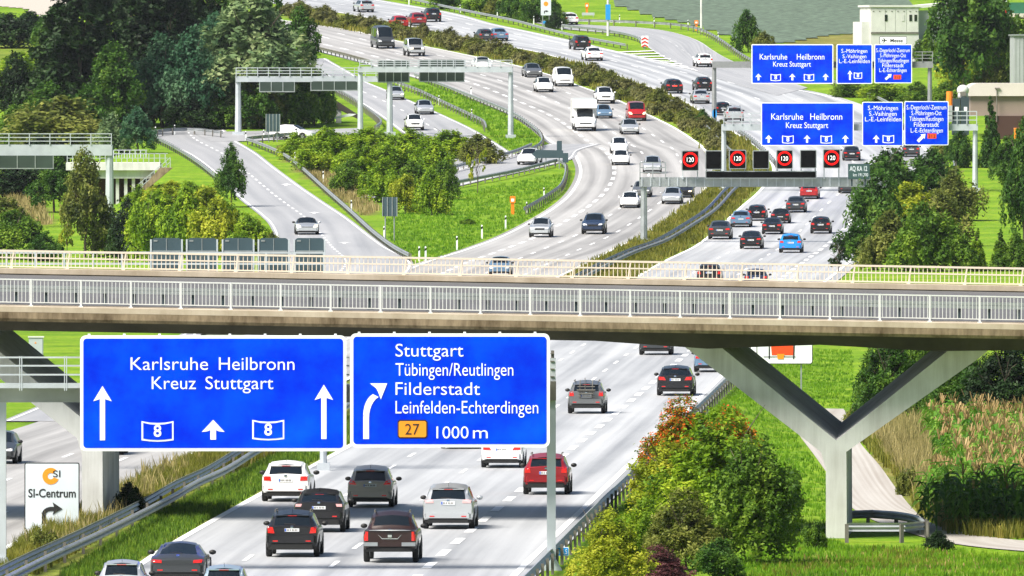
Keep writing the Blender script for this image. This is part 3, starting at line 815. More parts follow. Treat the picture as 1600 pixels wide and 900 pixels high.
S1.text("Karlsruhe", 204, 325, 578, 20, 'white_sign'); S1.text("Heilbronn", 342, 460, 578, 20, 'white_sign')
S1.text("Kreuz", 237, 306, 608, 20, 'white_sign'); S1.text("Stuttgart", 321, 427, 608, 20, 'white_sign')
S1.up_arrow(160, 603, 688, 14.5, 24, 4.1); S1.up_arrow(506, 601, 686, 14.5, 24, 4.1)
S1.polys([[(333, 656), (351, 675), (342, 674), (333, 670), (324, 674), (315, 675)], [(328.5, 671), (337.5, 671), (337.5, 687), (328.5, 687)]], 'white_sign', "arrow")
S1.shield(221, 271, 658, 688, 2.6, "8"); S1.shield(394, 444, 656, 686, 2.6, "8")
S2 = Sign("direction_sign", "large blue sign reading Stuttgart, Filderstadt and 1000 m, right of the two front panels", "road sign", 547, 859, 521, 699, DS)
S2.plate('blue_sign', 'white_sign', 5, 9)
S2.text("Stuttgart", 618, 724, 557, 20, 'white_sign'); S2.text("Tübingen/Reutlingen", 618, 802, 587, 20, 'white_sign', -.004)
S2.text("Filderstadt", 618, 750, 617, 20, 'white_sign'); S2.text("Leinfelden-Echterdingen", 618, 841, 646, 20, 'white_sign', -.004)
S2.text("1000", 682, 732, 685, 19, 'white_sign'); S2.text("m", 739, 762, 685, 19.5, 'white_sign')
S2.poly([(x, y) for x, y in [(624, 656), (665, 656), (668, 659), (668, 682), (665, 685), (624, 685), (621, 682), (621, 659)]], 'black_sign', "route_plate")
S2.poly([(625, 658), (664, 658), (666, 660), (666, 681), (664, 683), (625, 683), (623, 681), (623, 660)], 'orange_sign', "route_plate_field", -.013)
mb = MB(); text_into(mb, "27", S2.X(633), S2.X(655), S2.Z(679), 17 / S2.s, S2.face - .026); mb.build("route_number", M['black_sign'], S2.o)
arc = [(590 - 22 * math.cos(a) + 4, 650 - 35 * math.sin(a)) for a in np.linspace(0, 1.25, 7)]
lo_ = [(a[0] - 4.5, a[1] - 1) for a in arc]; hi_ = [(a[0] + 4.5, a[1] + 3.5) for a in arc]
qs = [[(567.5, 686), (576.5, 686), (576.5, 652), (567.5, 650)]] + [[lo_[i], lo_[i + 1], hi_[i + 1], hi_[i]] for i in range(6)] + [[(578, 599), (605, 599), (595, 624), (591, 613), (588, 607)]]
S2.polys(qs, 'white_sign', "arrow")
for sg in (S1, S2):                                       # lamps along the top edge and fixing struts behind
    mb = MB(); x0, x1, y0, y1 = sg.box
    for px in np.arange(x0 + 14, x1 - 8, 55): mb.box(sg.X(px - 2), sg.X(px + 2), .02, .08, sg.Z(y0 + 1), sg.Z(y0 - 2.5))
    mb.build("bolt", M['white_sign'], sg.o)
    mb = MB()
    for px in (x0 + 40, .5 * (x0 + x1), x1 - 40): mb.box(sg.X(px - 3), sg.X(px + 3), sg.th + .001, .27, sg.Z(y1 - 20), sg.Z(y0 + 20))
    mb.build("bracket", M['galv'], sg.o)

# ---- SI-Centrum board
sb = Sign("information_board", "pale board with an orange ring emblem and a black bent arrow in the median", "sign", 38, 124, 723, 829, 517)
sb.plate('board_sign', 'black_sign', 1.6, 3)
arcp = [(79 + 13 * math.cos(a), 744 - 13 * math.sin(a)) for a in np.linspace(R(52), R(338), 22)] + [(79 + 5 * math.cos(a), 744 - 5 * math.sin(a)) for a in np.linspace(R(338), R(52), 14)]
mb = MB(); P = [(sb.X(x), sb.Z(y)) for x, y in arcp]
for k in range(21):
    j = 22 + int(round((21 - k) / 21 * 13)); j2 = 22 + int(round((20 - k) / 21 * 13))
    mb.prism([P[k], P[k + 1], P[j2], P[j]] if j != j2 else [P[k], P[k + 1], P[j]], sb.face - .012, sb.face)
mb.build("emblem", M['orange_sign'], sb.o)
sb.text("SI", 82.5, 94, 745.5, 10.5, 'black_sign', 0.0)
sb.text("SI-Centrum", 44, 118, 777, 13, 'black_sign', .014)
st = [(71.5 + 9 - 9 * math.cos(a) , 804 - 9 * math.sin(a)) for a in np.linspace(0, math.pi / 2, 6)]
sb.polys([[(65, 819), (71.5, 819), (71.5, 805), (65, 803)]] + [[(65 + 15 - 15 * math.cos(a), 804 - 12 * math.sin(a)), (65 + 15 - 15 * math.cos(b), 804 - 12 * math.sin(b)), (71.5 + 8.5 - 8.5 * math.cos(b), 804 - 5.5 * math.sin(b)), (71.5 + 8.5 - 8.5 * math.cos(a), 804 - 5.5 * math.sin(a))] for a, b in zip(np.linspace(0, 1.3, 6), np.linspace(.26, 1.57, 6))]
         + [[(78, 792), (86, 792), (86, 798.5), (78, 798.5)], [(82, 785), (97, 795), (82, 804), (85, 795)]], 'black_sign', "arrow")
mb = MB()
for px in (52, 110): mb.box(sb.X(px - 1.5), sb.X(px + 1.5), .10, .16, sb.Z(870), sb.Z(726))
mb.build("post", M['galv'], sb.o)

# ---- blue kilometre plate on the guard rail
kb = Sign("distance_plate", "small light blue plate reading 196,5 on the guard rail beside the right gantry leg", "sign", 870, 889, 855, 869, 483, thick=.03)
kb.plate('kmblue', 'white_sign', 1.0, 2); kb.text("196,5", 873, 886, 866, 7.5, 'white_sign')
mb = MB(); mb.box(-.03, .03, .032, .07, kb.Z(892), kb.Z(858)); mb.build("post", M['galv'], kb.o)
k2 = Sign("distance_plate", "tiny light blue plate on the bent rail beyond the big bushes", "sign", 1493, 1501, 265, 271, 1328, thick=.03)
k2.plate('kmblue'); mb = MB(); mb.box(-.03, .03, .032, .07, k2.Z(284), k2.Z(266)); mb.build("post", M['galv'], k2.o)

# ---- white works board behind the V pier
wb = Sign("works_board", "white board with a red and orange picture between the arms of the white pier", "sign", 1172, 1270, 520, 569, 735)
wb.plate('white_sign', 'black_sign', 1.2, 4); 
wb.poly([(1204, 534), (1239, 534), (1240, 555), (1206, 555)], 'redorange_sign', "picture_block"); wb.poly([(1214, 553), (1226, 553), (1224, 561), (1215, 561)], 'orange_sign', "picture_block", -.013)
wb.polys([[(1201, 535), (1203, 535), (1203, 561), (1201, 561)], [(1240, 535), (1242, 535), (1241, 561), (1239, 561)], [(1193, 557), (1243, 557), (1243, 558), (1193, 558)], [(1182, 522), (1183, 522), (1183, 566), (1182, 566)]], 'black_sign', "picture_lines")
mb = MB()
for px in (1190, 1252): mb.box(wb.X(px - 1.2), wb.X(px + 1.2), .10, .18, wb.Z(612), wb.Z(545))
mb.build("post", M['galv'], wb.o)

# ---- electric cabinet
p = gp(56, 566); o = thing("electric_cabinet", "pale grey electric cabinet on the lawn under the left end of the bridge", "cabinet", p)
mb = MB(); mb.box(-.40, .40, 0, .45, 0, 1.38); mb.build("case", M['rail_white'], o)
mb = MB(); mb.box(-.45, .45, -.05, .5, 1.38, 1.45); mb.build("lid", M['container'], o)
mb = MB(); mb.box(-.36, .36, -.02, -.001, .15, 1.3); dr = mb.build("door", M['rail_white'], o)
mb = MB(); mb.prism([(-.08, 1.05), (.04, 1.05), (-.02, 1.16)], -.03, -.021); mb.build("warning_mark", M['orange_sign'], dr)
# ------------------------------------------------------------------ gantries farther off
def gantry(label, d, bx0, bx1, by0, by1, posts, rail=None, mat='rail_white', step=18, pw=9, dep=.9, rails=(0, .5), group="gantries over the motorway", post_y=None):
    s = F / d; cx = .5 * (bx0 + bx1); base = W(cx, by1, d)
    zg = min(float(T((px - 800) / s, d)) for px in posts)
    o = thing("sign_gantry", label, "gantry", (base.x, base.y, zg), 0, group)
    X = lambda px: (px - cx) / s
    Z = lambda py: ZC - (py - YH) / s - zg
    mb = MB(); mb.box(X(bx0), X(bx1), 0, dep, Z(by1), Z(by0)); mb.build("beam", M[mat], o)
    for px in posts:
        zb = float(T((px - 800) / s, d)) - zg - .4
        mb = MB(); h = pw / s / 2
        mb.v += []; mb.tube((X(px), .45, zb), (X(px), .45, Z(by0 + .5)), h * 1.15, h * .9, 8); mb.box(X(px) - h * 2, X(px) + h * 2, .1, .8, zb, zb + .75)
        mb.build("post", M[mat], o)
    if rail:
        ry, rx0, rx1 = rail
        mb = MB(); hh = by0 - ry
        for yy in (-.05, dep + .0):
            for k in (0.0, .34, .68): mb.bar((X(rx0), yy, Z(ry + hh * k)), (X(rx1), yy, Z(ry + hh * k)), .055, .07)
        r = mb.build("handrail", M[mat], o)
        pm = MB(); pm.box(-.04, .04, -.09, -.02, Z(by0) - Z(by1) - .02, Z(ry) - Z(by1)); pm = pm.mesh("post", M[mat])
        n = max(2, int((rx1 - rx0) / step))
        for i in range(n + 1):
            q = link("post", pm, r); q.location = (X(rx0 + (rx1 - rx0) * i / n), 0, Z(by1))
    return o

# speed display gantry
DV = 1150.0
vg = gantry("grey gantry carrying the black speed displays, on a white leg in the median", DV, 999, 1388, 277, 292, [1006, 1384], (254, 1000, 1040), 'galv', 20, 10, 1.1)
mb = MB(); s = F / DV
mb.box(-.8 / s, .8 / s, -.06, -.002, .05, 15 / s); fb = mb.mesh("frame_bar", M['rail_white']); zv = vg.children[0].bound_box[0][2]
for px in range(1003, 1366, 14):
    q = link("frame_bar", fb, vg); q.location = ((px - 1193.5) / s, 0, zv)
def vms(x0, x1, y0, y1, label, txt=None, group="black display panels on the speed gantry"):
    b = Sign("display_panel", label, "display", x0, x1, y0, y1, DV - .8, group, .5)
    b.plate('vms_black', 'galv', 1.3, 2, back='galv')
    mb = MB()
    for px in (x0 + 2, x1 - 2): mb.box(b.X(px - .9), b.X(px + .9), .66, .78, b.Z(280), b.Z(y1 - 2))
    mb.build("bracket", M['rail_white'], b.o)
    if txt:
        cx, cy = .5 * (x0 + x1), y0 + (y1 - y0) * .45; r = (x1 - x0) * .43
        mb = MB(); n = 32; P = [(b.X(cx + r * math.cos(2 * math.pi * k / n)), b.Z(cy - r * math.sin(2 * math.pi * k / n))) for k in range(n)]
        Q = [(b.X(cx + r * .74 * math.cos(2 * math.pi * k / n)), b.Z(cy - r * .74 * math.sin(2 * math.pi * k / n))) for k in range(n)]
        for k in range(n): mb.prism([P[k], P[(k + 1) % n], Q[(k + 1) % n], Q[k]], b.face - .03, b.face)
        mb.build("red_ring", M['vms_red'], b.o)
        b.text("120", cx - r * .46, cx + r * .48, cy + r * .30, r * .60, 'vms_white', 0.0, "speed_digits")
vms(1065, 1092, 235, 267, "lit 120 speed display, leftmost of the four with a red ring", 1)
vms(1102, 1128, 235, 265, "unlit black square display between the first and second red rings")
vms(1139, 1166, 234, 264, "lit 120 speed display, second red ring from the left, above the long black strip", 1)
vms(1176, 1202, 235, 264, "unlit black square display between the second and third red rings")
vms(1213, 1239, 234, 264, "lit 120 speed display, third red ring from the left", 1)
vms(1250, 1276, 234, 263, "unlit black square display between the third and fourth red rings")
vms(1286, 1313, 233, 263, "lit 120 speed display, rightmost red ring beside the dark green plate", 1)
b = Sign("display_panel", "long low black text display under the middle speed panels", "display", 1102, 1276, 267, 279, DV - .6, None, .4); b.plate('vms_black', 'galv', 1.5, 1, back='galv')
b = Sign("name_plate", "dark green plate reading AQ KA 12 at the right end of the display gantry", "sign", 1325, 1359, 256, 280, DV - .9); b.plate('vms_green', 'sign_back', .8, 1)
b.text("AQ KA 12", 1327.5, 1355, 267, 7.5, 'board_sign', .02); b.text("km 191,200", 1333, 1356.5, 275.5, 5, 'board_sign', .01)
mb = MB()
for px in (1331, 1352): mb.box(b.X(px - 1.4), b.X(px + 1.4), .1, .3, b.Z(291), b.Z(258))
mb.build("bracket", M['dark_box'], b.o)

# middle blue sign gantry
DM = 1278.0
gantry("white gantry carrying the nearer row of three blue signs, right leg beside the bushes", DM, 1128, 1528, 194, 204, [1131, 1524], (174, 1480, 1526), 'rail_white', 15, 8)
s = F / DM; o = [q for q in C.objects if q.get("label", "").startswith("white gantry carrying the nearer")][0]
mb = MB(); zz = lambda py: ZC - (py - YH) / s - o.location.z; xx = lambda px: (px - 1328) / s
for py in (177, 184, 190): mb.bar((xx(1130), -.05, zz(py)), (xx(1189), -.05, zz(py)), .055, .07)
for px in (1131, 1145, 1159, 1173): mb.box(xx(px) - .04, xx(px) + .04, -.09, -.02, zz(195), zz(177))
mb.build("handrail", M['rail_white'], o)
def lines(b, rows, mat='white_sign'):
    for t, x0, x1, yb, cap in rows: b.text(t, x0, x1, yb, cap, mat, .0)
def diag(b, x0, y0, x1, y1, w=2.4, h=6.5):
    dx, dy = x1 - x0, y1 - y0; l = math.hypot(dx, dy); ux, uy = dx / l, dy / l; nx_, ny_ = -uy, ux
    e = (x1 - ux * h, y1 - uy * h)
    b.polys([[(x0 + nx_ * w, y0 + ny_ * w), (e[0] + nx_ * w, e[1] + ny_ * w), (e[0] - nx_ * w, e[1] - ny_ * w), (x0 - nx_ * w, y0 - ny_ * w)],
             [(x1, y1), (e[0] + nx_ * h * .75, e[1] + ny_ * h * .75), (e[0] - nx_ * h * .75, e[1] - ny_ * h * .75)]], 'white_sign', "arrow")
def red312(b, x0, x1, y0, y1):
    b.poly([(x0, y0), (x1, y0), (x1, y1), (x0, y1)], 'redorange_sign', "route_plate")
    mb = MB(); text_into(mb, "312", b.X(x0 + 1.5), b.X(x1 - 1.5), b.Z(y1 - 1.4), (y1 - y0 - 2.8) / b.s, b.face - .013); mb.build("route_number", M['black_sign'], b.o)
b = Sign("direction_sign", "wide blue sign Karlsruhe Heilbronn of the nearer gantry row, above the speed displays", "road sign", 1189, 1334, 160, 228, DM - .5, "blue signs of the nearer upper gantry")
b.plate('blue_sign', 'white_sign', 1.6, 2)
lines(b, [("Karlsruhe", 1205, 1255, 187, 10), ("Heilbronn", 1266, 1316, 187, 10), ("Kreuz Stuttgart", 1228, 1294, 200, 9)])
for cx in (1201, 1261, 1321): b.up_arrow(cx, 211, 223, 5.5, 6, 1.6)
for x0, x1 in ((1222, 1240), (1282, 1300)): b.shield(x0, x1, 211.5, 223.5, 1.4, "8")
b = Sign("direction_sign", "narrow blue sign Möhringen, Vaihingen, Leinfelden of the nearer gantry row, middle of three", "road sign", 1347, 1411, 159, 228, DM - .5, "blue signs of the nearer upper gantry")
b.plate('blue_sign', 'white_sign', 1.4, 2)
lines(b, [("S.-Möhringen", 1356, 1403, 172, 7), ("S.-Vaihingen", 1358, 1401, 181, 7), ("L.-E.-Leinfelden", 1351.5, 1408, 189.5, 7)])
b.up_arrow(1369, 211, 223, 5.5, 6.5, 1.7); b.shield(1379, 1397, 211, 223, 1.4, "8")
b = Sign("direction_sign", "blue sign with five town names and orange 312, rightmost of the nearer gantry row", "road sign", 1413, 1482, 158, 227, DM - .5, "blue signs of the nearer upper gantry")
b.plate('blue_sign', 'white_sign', 1.4, 2)
lines(b, [("S.-Degerloch/-Zentrum", 1416.5, 1478.5, 171, 7), ("S.-Möhringen-Ost", 1424, 1471, 180, 7), ("Tübingen/Reutlingen", 1421, 1474, 189, 7), ("Filderstadt", 1428, 1467, 198, 7), ("L.-E.-Echterdingen", 1423, 1473, 207, 7)])
diag(b, 1434, 221, 1446, 209); red312(b, 1449, 1463, 208.5, 216.5)

# far blue sign gantry
DF = 1447.0
gantry("farther grey gantry carrying three blue signs and a small white airport sign", DF, 1113, 1458, 96, 106, [1116, 1453], (81, 1425, 1457), 'steel_grey', 15, 7, 1.2)
b = Sign("direction_sign", "wide blue sign Karlsruhe Heilbronn of the farther gantry row, top of the picture", "road sign", 1174, 1302, 69, 131, DF - .5, "blue signs of the farther upper gantry")
b.plate('blue_sign', 'white_sign', 1.6, 2)
lines(b, [("Karlsruhe", 1187, 1230, 93, 9), ("Heilbronn", 1245, 1288, 93, 9), ("Kreuz Stuttgart", 1208, 1267, 104, 8)])
for cx in (1185, 1238, 1290): b.up_arrow(cx, 115, 125.5, 5, 5.5, 1.5)
for x0, x1 in ((1204, 1220), (1256, 1272)): b.shield(x0, x1, 115.5, 126, 1.3, "8")
b = Sign("direction_sign", "narrow blue sign Möhringen, Vaihingen, Leinfelden of the farther gantry row, middle of three", "road sign", 1307, 1363, 69, 131, DF - .5, "blue signs of the farther upper gantry")
b.plate('blue_sign', 'white_sign', 1.4, 2)
lines(b, [("S.-Möhringen", 1314.5, 1355, 82.5, 6.2), ("S.-Vaihingen", 1316.5, 1353.5, 91, 6.2), ("L.-E.-Leinfelden", 1311, 1359, 98.5, 6.2)])
b.up_arrow(1328, 110, 125, 4, 6, 1.4); b.shield(1334, 1347, 113, 122.5, 1.2, "8")
b = Sign("direction_sign", "narrow blue sign with five town names of the farther gantry row, below the airport sign", "road sign", 1366, 1425, 69, 130, DF - .5, "blue signs of the farther upper gantry")
b.plate('blue_sign', 'white_sign', 1.4, 2)
lines(b, [("S.-Degerloch/-Zentrum", 1369, 1421.5, 81.5, 6), ("S.-Möhringen-Ost", 1375, 1415.5, 89.5, 6), ("Tübingen/Reutlingen", 1371.5, 1420, 97.5, 6), ("Filderstadt", 1378.5, 1412, 105, 6), ("L.-E.-Echterdingen", 1374, 1416.5, 112.5, 6)])
diag(b, 1383.5, 124, 1393, 115.5, 1.8, 5); red312(b, 1396, 1408, 117, 124)
b = Sign("airport_sign", "small white sign with a black aeroplane on top of the farther gantry", "road sign", 1374, 1417, 57, 69, DF - .5)
b.plate('white_sign', 'black_sign', .8, 1.5); b.text("Messe", 1391, 1410.5, 66, 5.5, 'black_sign', .02)
b.polys([[(1378, 62.4), (1385.5, 62.4), (1386.5, 63), (1385.5, 63.6), (1378, 63.6)], [(1381.5, 63), (1379.8, 59.4), (1381, 59.4), (1384, 63)], [(1381.5, 63), (1379.8, 66.6), (1381, 66.6), (1384, 63)], [(1378, 63), (1377, 61), (1378, 61), (1379.5, 63)], [(1378, 63), (1377, 65), (1378, 65), (1379.5, 63)]], 'black_sign', "aeroplane")
mb = MB(); mb.box(b.X(1384), b.X(1386), .1, .2, b.Z(80), b.Z(58)); mb.box(b.X(1405), b.X(1407), .1, .2, b.Z(80), b.Z(58)); mb.build("post", M['galv'], b.o)
b = Sign("distance_plate", "light blue upright plate on the left leg of the farther blue sign gantry", "sign", 1113, 1120, 170, 185, DF - .4, None, .06); b.plate('kmblue')

# the two gantries at the upper left, seen from behind their signs
gantry("long white gantry over the slip road with railings, left leg beside the willow tree", 1416, 368, 640, 119, 128, [372, 609], (106, 369, 638), 'rail_white', 16, 9)
gantry("white gantry over the inbound lanes with its right leg on the grass strip", 1408, 559, 801, 104, 113, [563, 798], (94, 562, 800), 'rail_white', 18, 8)
def back_panel(label, x0, x1, y0, y1, d, cols, group):
    b = Sign("traffic_sign", label, "road sign", x0, x1, y0, y1, d, group, .12); b.plate('sign_back_dark')
    mb = MB()
    for k in range(cols + 1):
        px = x0 + .8 + (x1 - x0 - 1.6) * k / cols; mb.box(b.X(px - .7), b.X(px + .7), -.05, -.003, b.Z(y1), b.Z(y0))
    mb.box(b.X(x0), b.X(x1), -.06, -.051, b.Z(y1), b.Z(y1 - 1.6)); mb.build("frame", M['galv'], b.o)
gpn = "dark backs of signs on the upper left gantries"
back_panel("dark green sign back under the long gantry, left one above the twin post sign", 405, 461, 128, 144, 1414.5, 3, gpn)
back_panel("dark green sign back under the long gantry, right one in front of the dark trees", 485, 560, 127, 142, 1414.5, 4, gpn)
back_panel("dark sign back crossing the railing of the rear gantry, left of its pair", 590, 640, 95, 129, 1409.5, 4, gpn)
back_panel("dark sign back crossing the rear gantry railing, right of its pair", 655, 726, 93, 128, 1409.5, 5, gpn)
# left gantry
gantry("light grey gantry entering from the left edge above the underpass, one leg", 1272, -60, 175, 226, 243, [171], (209, -50, 174), 'rail_white', 29, 12)
back_panel("dark sign back hanging under the gantry at the left edge", -30, 84, 243, 264, 1270, 4, gpn)

# gantry just behind the bridge with the five grey sign backs
DB = 590.0
gantry("white railed gantry behind the left half of the bridge railing, carrying five grey panels", DB, -80, 507, 446, 470, [505, -120], (395, -80, 506), 'rail_white', 44.5, 10)
for k, (x0, x1, w) in enumerate([(237, 283, "leftmost"), (293, 338, "second from the left"), (349, 395, "middle one"), (405, 450, "fourth from the left"), (461, 506, "rightmost")]):
    b = Sign("display_panel", "grey panel back standing behind the bridge railing, %s of five" % w, "display", x0, x1, 372, 446, DB + .5, "grey panel backs behind the bridge", .35)
    b.plate('sign_back', None); mb = MB(); cx = .5 * (x0 + x1)
    mb.box(b.X(x0 - 2.5), b.X(x0), -.03, .25, b.Z(446), b.Z(374)); mb.box(b.X(x1), b.X(x1 + 2.5), -.03, .25, b.Z(446), b.Z(374)); mb.build("frame", M['rail_white'], b.o)
    mb = MB(); mb.box(b.X(cx - .5), b.X(cx + .5), -.02, -.003, b.Z(446), b.Z(373)); mb.box(b.X(x0 + 3), b.X(x0 + 9), -.02, -.003, b.Z(377.5), b.Z(375)); mb.box(b.X(x0 + 1), b.X(x1 - 1), -.03, -.003, b.Z(393.5), b.Z(391.5)); mb.build("bracket", M['galv'], b.o)

# ------------------------------------------------------------------ small signs, lamps, telephones
def post_sign(name, label, x0, x1, y0, y1, base, posts, mat, border=None, cat="sign", thick=.06, bars=0, group=None):
    p = gp(.5 * (x0 + x1), base); d = p.y
    b = Sign(name, label, cat, x0, x1, y0, y1, d, group, thick); b.plate(mat, border, .9, 1)
    mb = MB()
    for px in posts: mb.tube((b.X(px), thick + .06, b.Z(base + 3)), (b.X(px), thick + .06, b.Z(y0)), .05)
    mb.build("post", M['galv'], b.o)
    if bars:
        mb = MB()
        for k in range(bars + 1):
            px = x0 + .8 + (x1 - x0 - 1.6) * k / bars; mb.box(b.X(px - .6), b.X(px + .6), -.05, -.003, b.Z(y1), b.Z(y0))
        mb.build("frame", M['galv'], b.o)
    return b
post_sign("traffic_sign", "grey back of a sign on two thin posts on the grass beside the slip road", 597, 621, 308, 338, 378, (602, 616), 'sign_back', None, "road sign", bars=3)
post_sign("traffic_sign", "grey sign back on two posts at the slip road bend beside the tall gantry leg", 415, 438, 178, 206, 222, (420, 433), 'sign_back', None, "road sign", bars=4)
# arrow shaped direction boards at the loop road
p = gp(872, 262)
b = Sign("direction_sign", "dark back of an arrow shaped board pointing left at the tip of the island", "road sign", 831, 880, 234, 247, p.y - 2)
mb = MB(); mb.prism([(b.X(831), b.Z(241)), (b.X(838), b.Z(234)), (b.X(880), b.Z(235)), (b.X(880), b.Z(247)), (b.X(838), b.Z(247))], 0, .08); mb.build("panel", M['sign_back'], b.o)
mb = MB()
for px in (853, 874): mb.tube((b.X(px), .14, b.Z(272)), (b.X(px), .14, b.Z(235)), .05)
mb.build("post", M['galv'], b.o)
post_sign("direction_sign", "tall dark narrow sign back behind the arrow board", 870, 878, 220, 246, 262, (874,), 'sign_back', None, "road sign")
post_sign("direction_sign", "small dark sign back at the very tip of the island rail", 879, 888, 239, 254, 268, (883,), 'sign_back', None, "road sign")
post_sign("chevron_board", "red and white chevron board at the nose of the exit road", 1002, 1013, 56, 73, 78, (1007,), 'white_sign')
b = Sign("chevron_board", "red stripes", "sign", 1002, 1013, 56, 73, gp(1007, 78).y - .01, None, .01)
o_prev = [o for o in C.objects if o.name.startswith("chevron_board") and o.get("label", "").startswith("red and")][0]
b.face = -.004
for k in range(3):
    y = 58 + k * 5.5
    q = b.polys([[(1002.5, y + 3), (1007.5, y), (1007.5, y + 2.6), (1002.5, y + 5.2)], [(1007.5, y), (1012.5, y + 3), (1012.5, y + 5.2), (1007.5, y + 2.6)]], 'redwhite_red', "red_stripe")
    q.parent = o_prev; q.location = (0, -.012, 0)
bpy.data.objects.remove(b.o)
def phone(x, y, label, h=1.6):
    p = gp(x, y); o = thing("emergency_telephone", label, "telephone", p, 0, "orange emergency telephones")
    mb = MB(); mb.box(-.14, .14, -.12, .12, 0, h * .62); mb.build("pillar", M['orange'], o)
    mb = MB(); mb.prism(rrect(-.24, .24, h * .62, h, .08), -.18, .18); hd = mb.build("head", M['orange'], o)
    mb = MB(); mb.prism(rrect(-.13, .13, h * .70, h * .86, .03), -.195, -.181); mb.build("panel", M['white_sign'], hd)
phone(801, 335, "orange emergency telephone with a white panel on the bright grass island")
phone(917, 24, "small orange emergency telephone on the meadow above the exit road")
phone(1088, 48, "small orange telephone at the foot of the plain lamp post", 1.3)
def lamp(x, y, label, blue=None):
    p = gp(x, y); o = thing("lamp_post", label, "lamp post", p); s = F / p.y
    mb = MB(); mb.tube((0, 0, -.3), (0, 0, 11), .17, .11, 10); mb.build("pole", M['conc'], o)
    mb = MB(); mb.bar((0, 0, 11), (1.8, -.4, 11.4), .08, .08); mb.box(1.5, 2.3, -.6, -.3, 11.33, 11.5); mb.build("lamp_head", M['galv'], o)
    if blue:
        mb = MB(); mb.box(-.30, .30, -.26, -.20, (y - blue[1]) / s, (y - blue[0]) / s); mb.build("plate", M['kmblue'], o)
lamp(950, 56, "tall pole with an upright light blue plate beside the exit road rail", (7, 31))
lamp(1096, 50, "tall plain grey lamp post at the edge of the cabbage field")
b = post_sign("information_board", "white board with an orange emblem at the top edge, among the hedge bushes", 845, 861, -4, 24, 46, (848, 858), 'board_sign', None)
b.poly([(853 + 3.6 * math.cos(a), 6 + 3.6 * math.sin(a)) for a in np.linspace(0, 6.1, 14)], 'orange_sign', "emblem"); b.polys([[(850, 21), (851.4, 21), (851.4, 17), (850, 17)], [(850, 17), (854, 16), (857, 17.5), (854, 19)]], 'black_sign', "arrow")
post_sign("distance_plate", "tiny light blue plate below the white board at the top hedge", 847, 854, 33, 37, 43, (850,), 'kmblue')
p = gp(919, 27); o = thing("barrier_board", "low pale board lying at the meadow edge below the small orange telephone", "barrier", p)
mb = MB(); mb.box(-.8, .8, -.05, .05, .25, .6); mb.build("board", M['rail_white'], o); mb = MB(); mb.box(-.7, -.6, -.1, .1, 0, .25); mb.box(.6, .7, -.1, .1, 0, .25); mb.build("leg", M['galv'], o)

# ------------------------------------------------------------------ buildings and yard on the right
DW = 1640.0; s = F / DW
zb = float(T((1398 - 800) / s, DW))
o = thing("container_building", "dirty white block of stacked cabins with small dark windows behind the far blue signs", "building", ((1398 - 800) / s, DW, zb), R(9))
def bxp(px): return (px - 1398) / s
def bzp(py): return ZC - (py - YH) / s - zb
hw = 2.85
mb = MB(); mb.box(-hw, hw, 0, 7, -.5, bzp(11)); w = mb.build("wall", M['container'], o)
for k, (a, c) in enumerate([(-2.75, -1.15), (-1.05, .05), (.15, 1.35), (1.45, 2.75)]):
    mb = MB(); mb.box(a, c, -.05, -.001, bzp(50), bzp(14)); mb.build("panel", M['container'], w)
mb = MB()
for z_ in (bzp(51), bzp(52.5)):
    mb.box(-hw, hw, -.09, -.052, z_ - .04, z_ + .04)
for k in range(8): mb.box(-2.6 + k * .72, -2.45 + k * .72, -.10, -.052, bzp(18), bzp(17))
mb.build("joint_strip", M['galv_dark'], w)
for px in (1384, 1411, 1423, 1431):
    mb = MB(); x = bxp(px); mb.box(x - .16, x + .16, -.09, -.052, bzp(33), bzp(23)); mb.build("window", M['container' if px == 1411 else 'glass'], o)
mb = MB(); mb.box(-hw - .2, hw + .2, -.2, 7.2, bzp(11), bzp(8)); mb.build("roof", M['container'], o)
mb = MB(); mb.box(-hw - 1.0, -hw - .01, .3, 6, -.5, bzp(34)); mb.build("annex", M['container'], o)
mb = MB(); mb.box(hw + .01, hw + 4.5, 1.2, 9, -.5, bzp(16)); mb.build("side_wing", M['grey_wall'], o)
mb = MB(); mb.prism([(hw - .4, bzp(14)), (hw + 6.5, bzp(3)), (hw + 6.5, bzp(1)), (hw - .4, bzp(9))], .8, 9.5); mb.build("side_wing_roof", M['container'], o)
DP = 1405.0; s = F / DP; zb = float(T((1580 - 800) / s, DP))
o = thing("warehouse", "beige hall with a rounded white tarpaulin roof at the right edge above the yellow box", "building", ((1515 - 800) / s, DP, zb))
def bz(py): return ZC - (py - YH) / s - zb
w_ = 130 / s
mb = MB(); mb.box(.1, w_, .1, 14, bz(181), bz(150)); mb.build("wall", M['beige_wall'], o)
mb = MB(); mb.box(1.6, w_, -.3, .09, -.6, bz(181)); mb.build("lower_wall", M['brown_wall'], o)
mb = MB(); n = 8
for i in range(n):
    a0, a1 = math.pi / 2 * i / n, math.pi / 2 * (i + 1) / n
    def pt(a): return (-.35 + 1.2 * (1 - math.cos(a)), bz(150) + (bz(130) - bz(150)) * math.sin(a))
    for (x0_, z0_), (x1_, z1_) in [(pt(a0), pt(a1))]:
        mb.add([(x0_, 0, z0_), (x0_, 14, z0_), (x1_, 14, z1_), (x1_, 0, z1_)], [(0, 1, 2, 3)])
mb.prism([(-.35 + 1.2 * (1 - math.cos(math.pi / 2 * i / n)), bz(150) + (bz(130) - bz(150)) * math.sin(math.pi / 2 * i / n)) for i in range(n + 1)] + [(w_, bz(130)), (w_, bz(150))], -.3, 0)
mb.box(.84, w_, .01, 14, bz(133), bz(130)); mb.build("roof", M['tent'], o, 40)
mb = MB(); mb.tube((2.7, -.4, bz(190)), (2.7, -.4, bz(138)), .05); mb.box(2.5, 3.0, -.5, -.35, bz(139), bz(137)); mb.build("lamp_pole", M['galv_dark'], o)
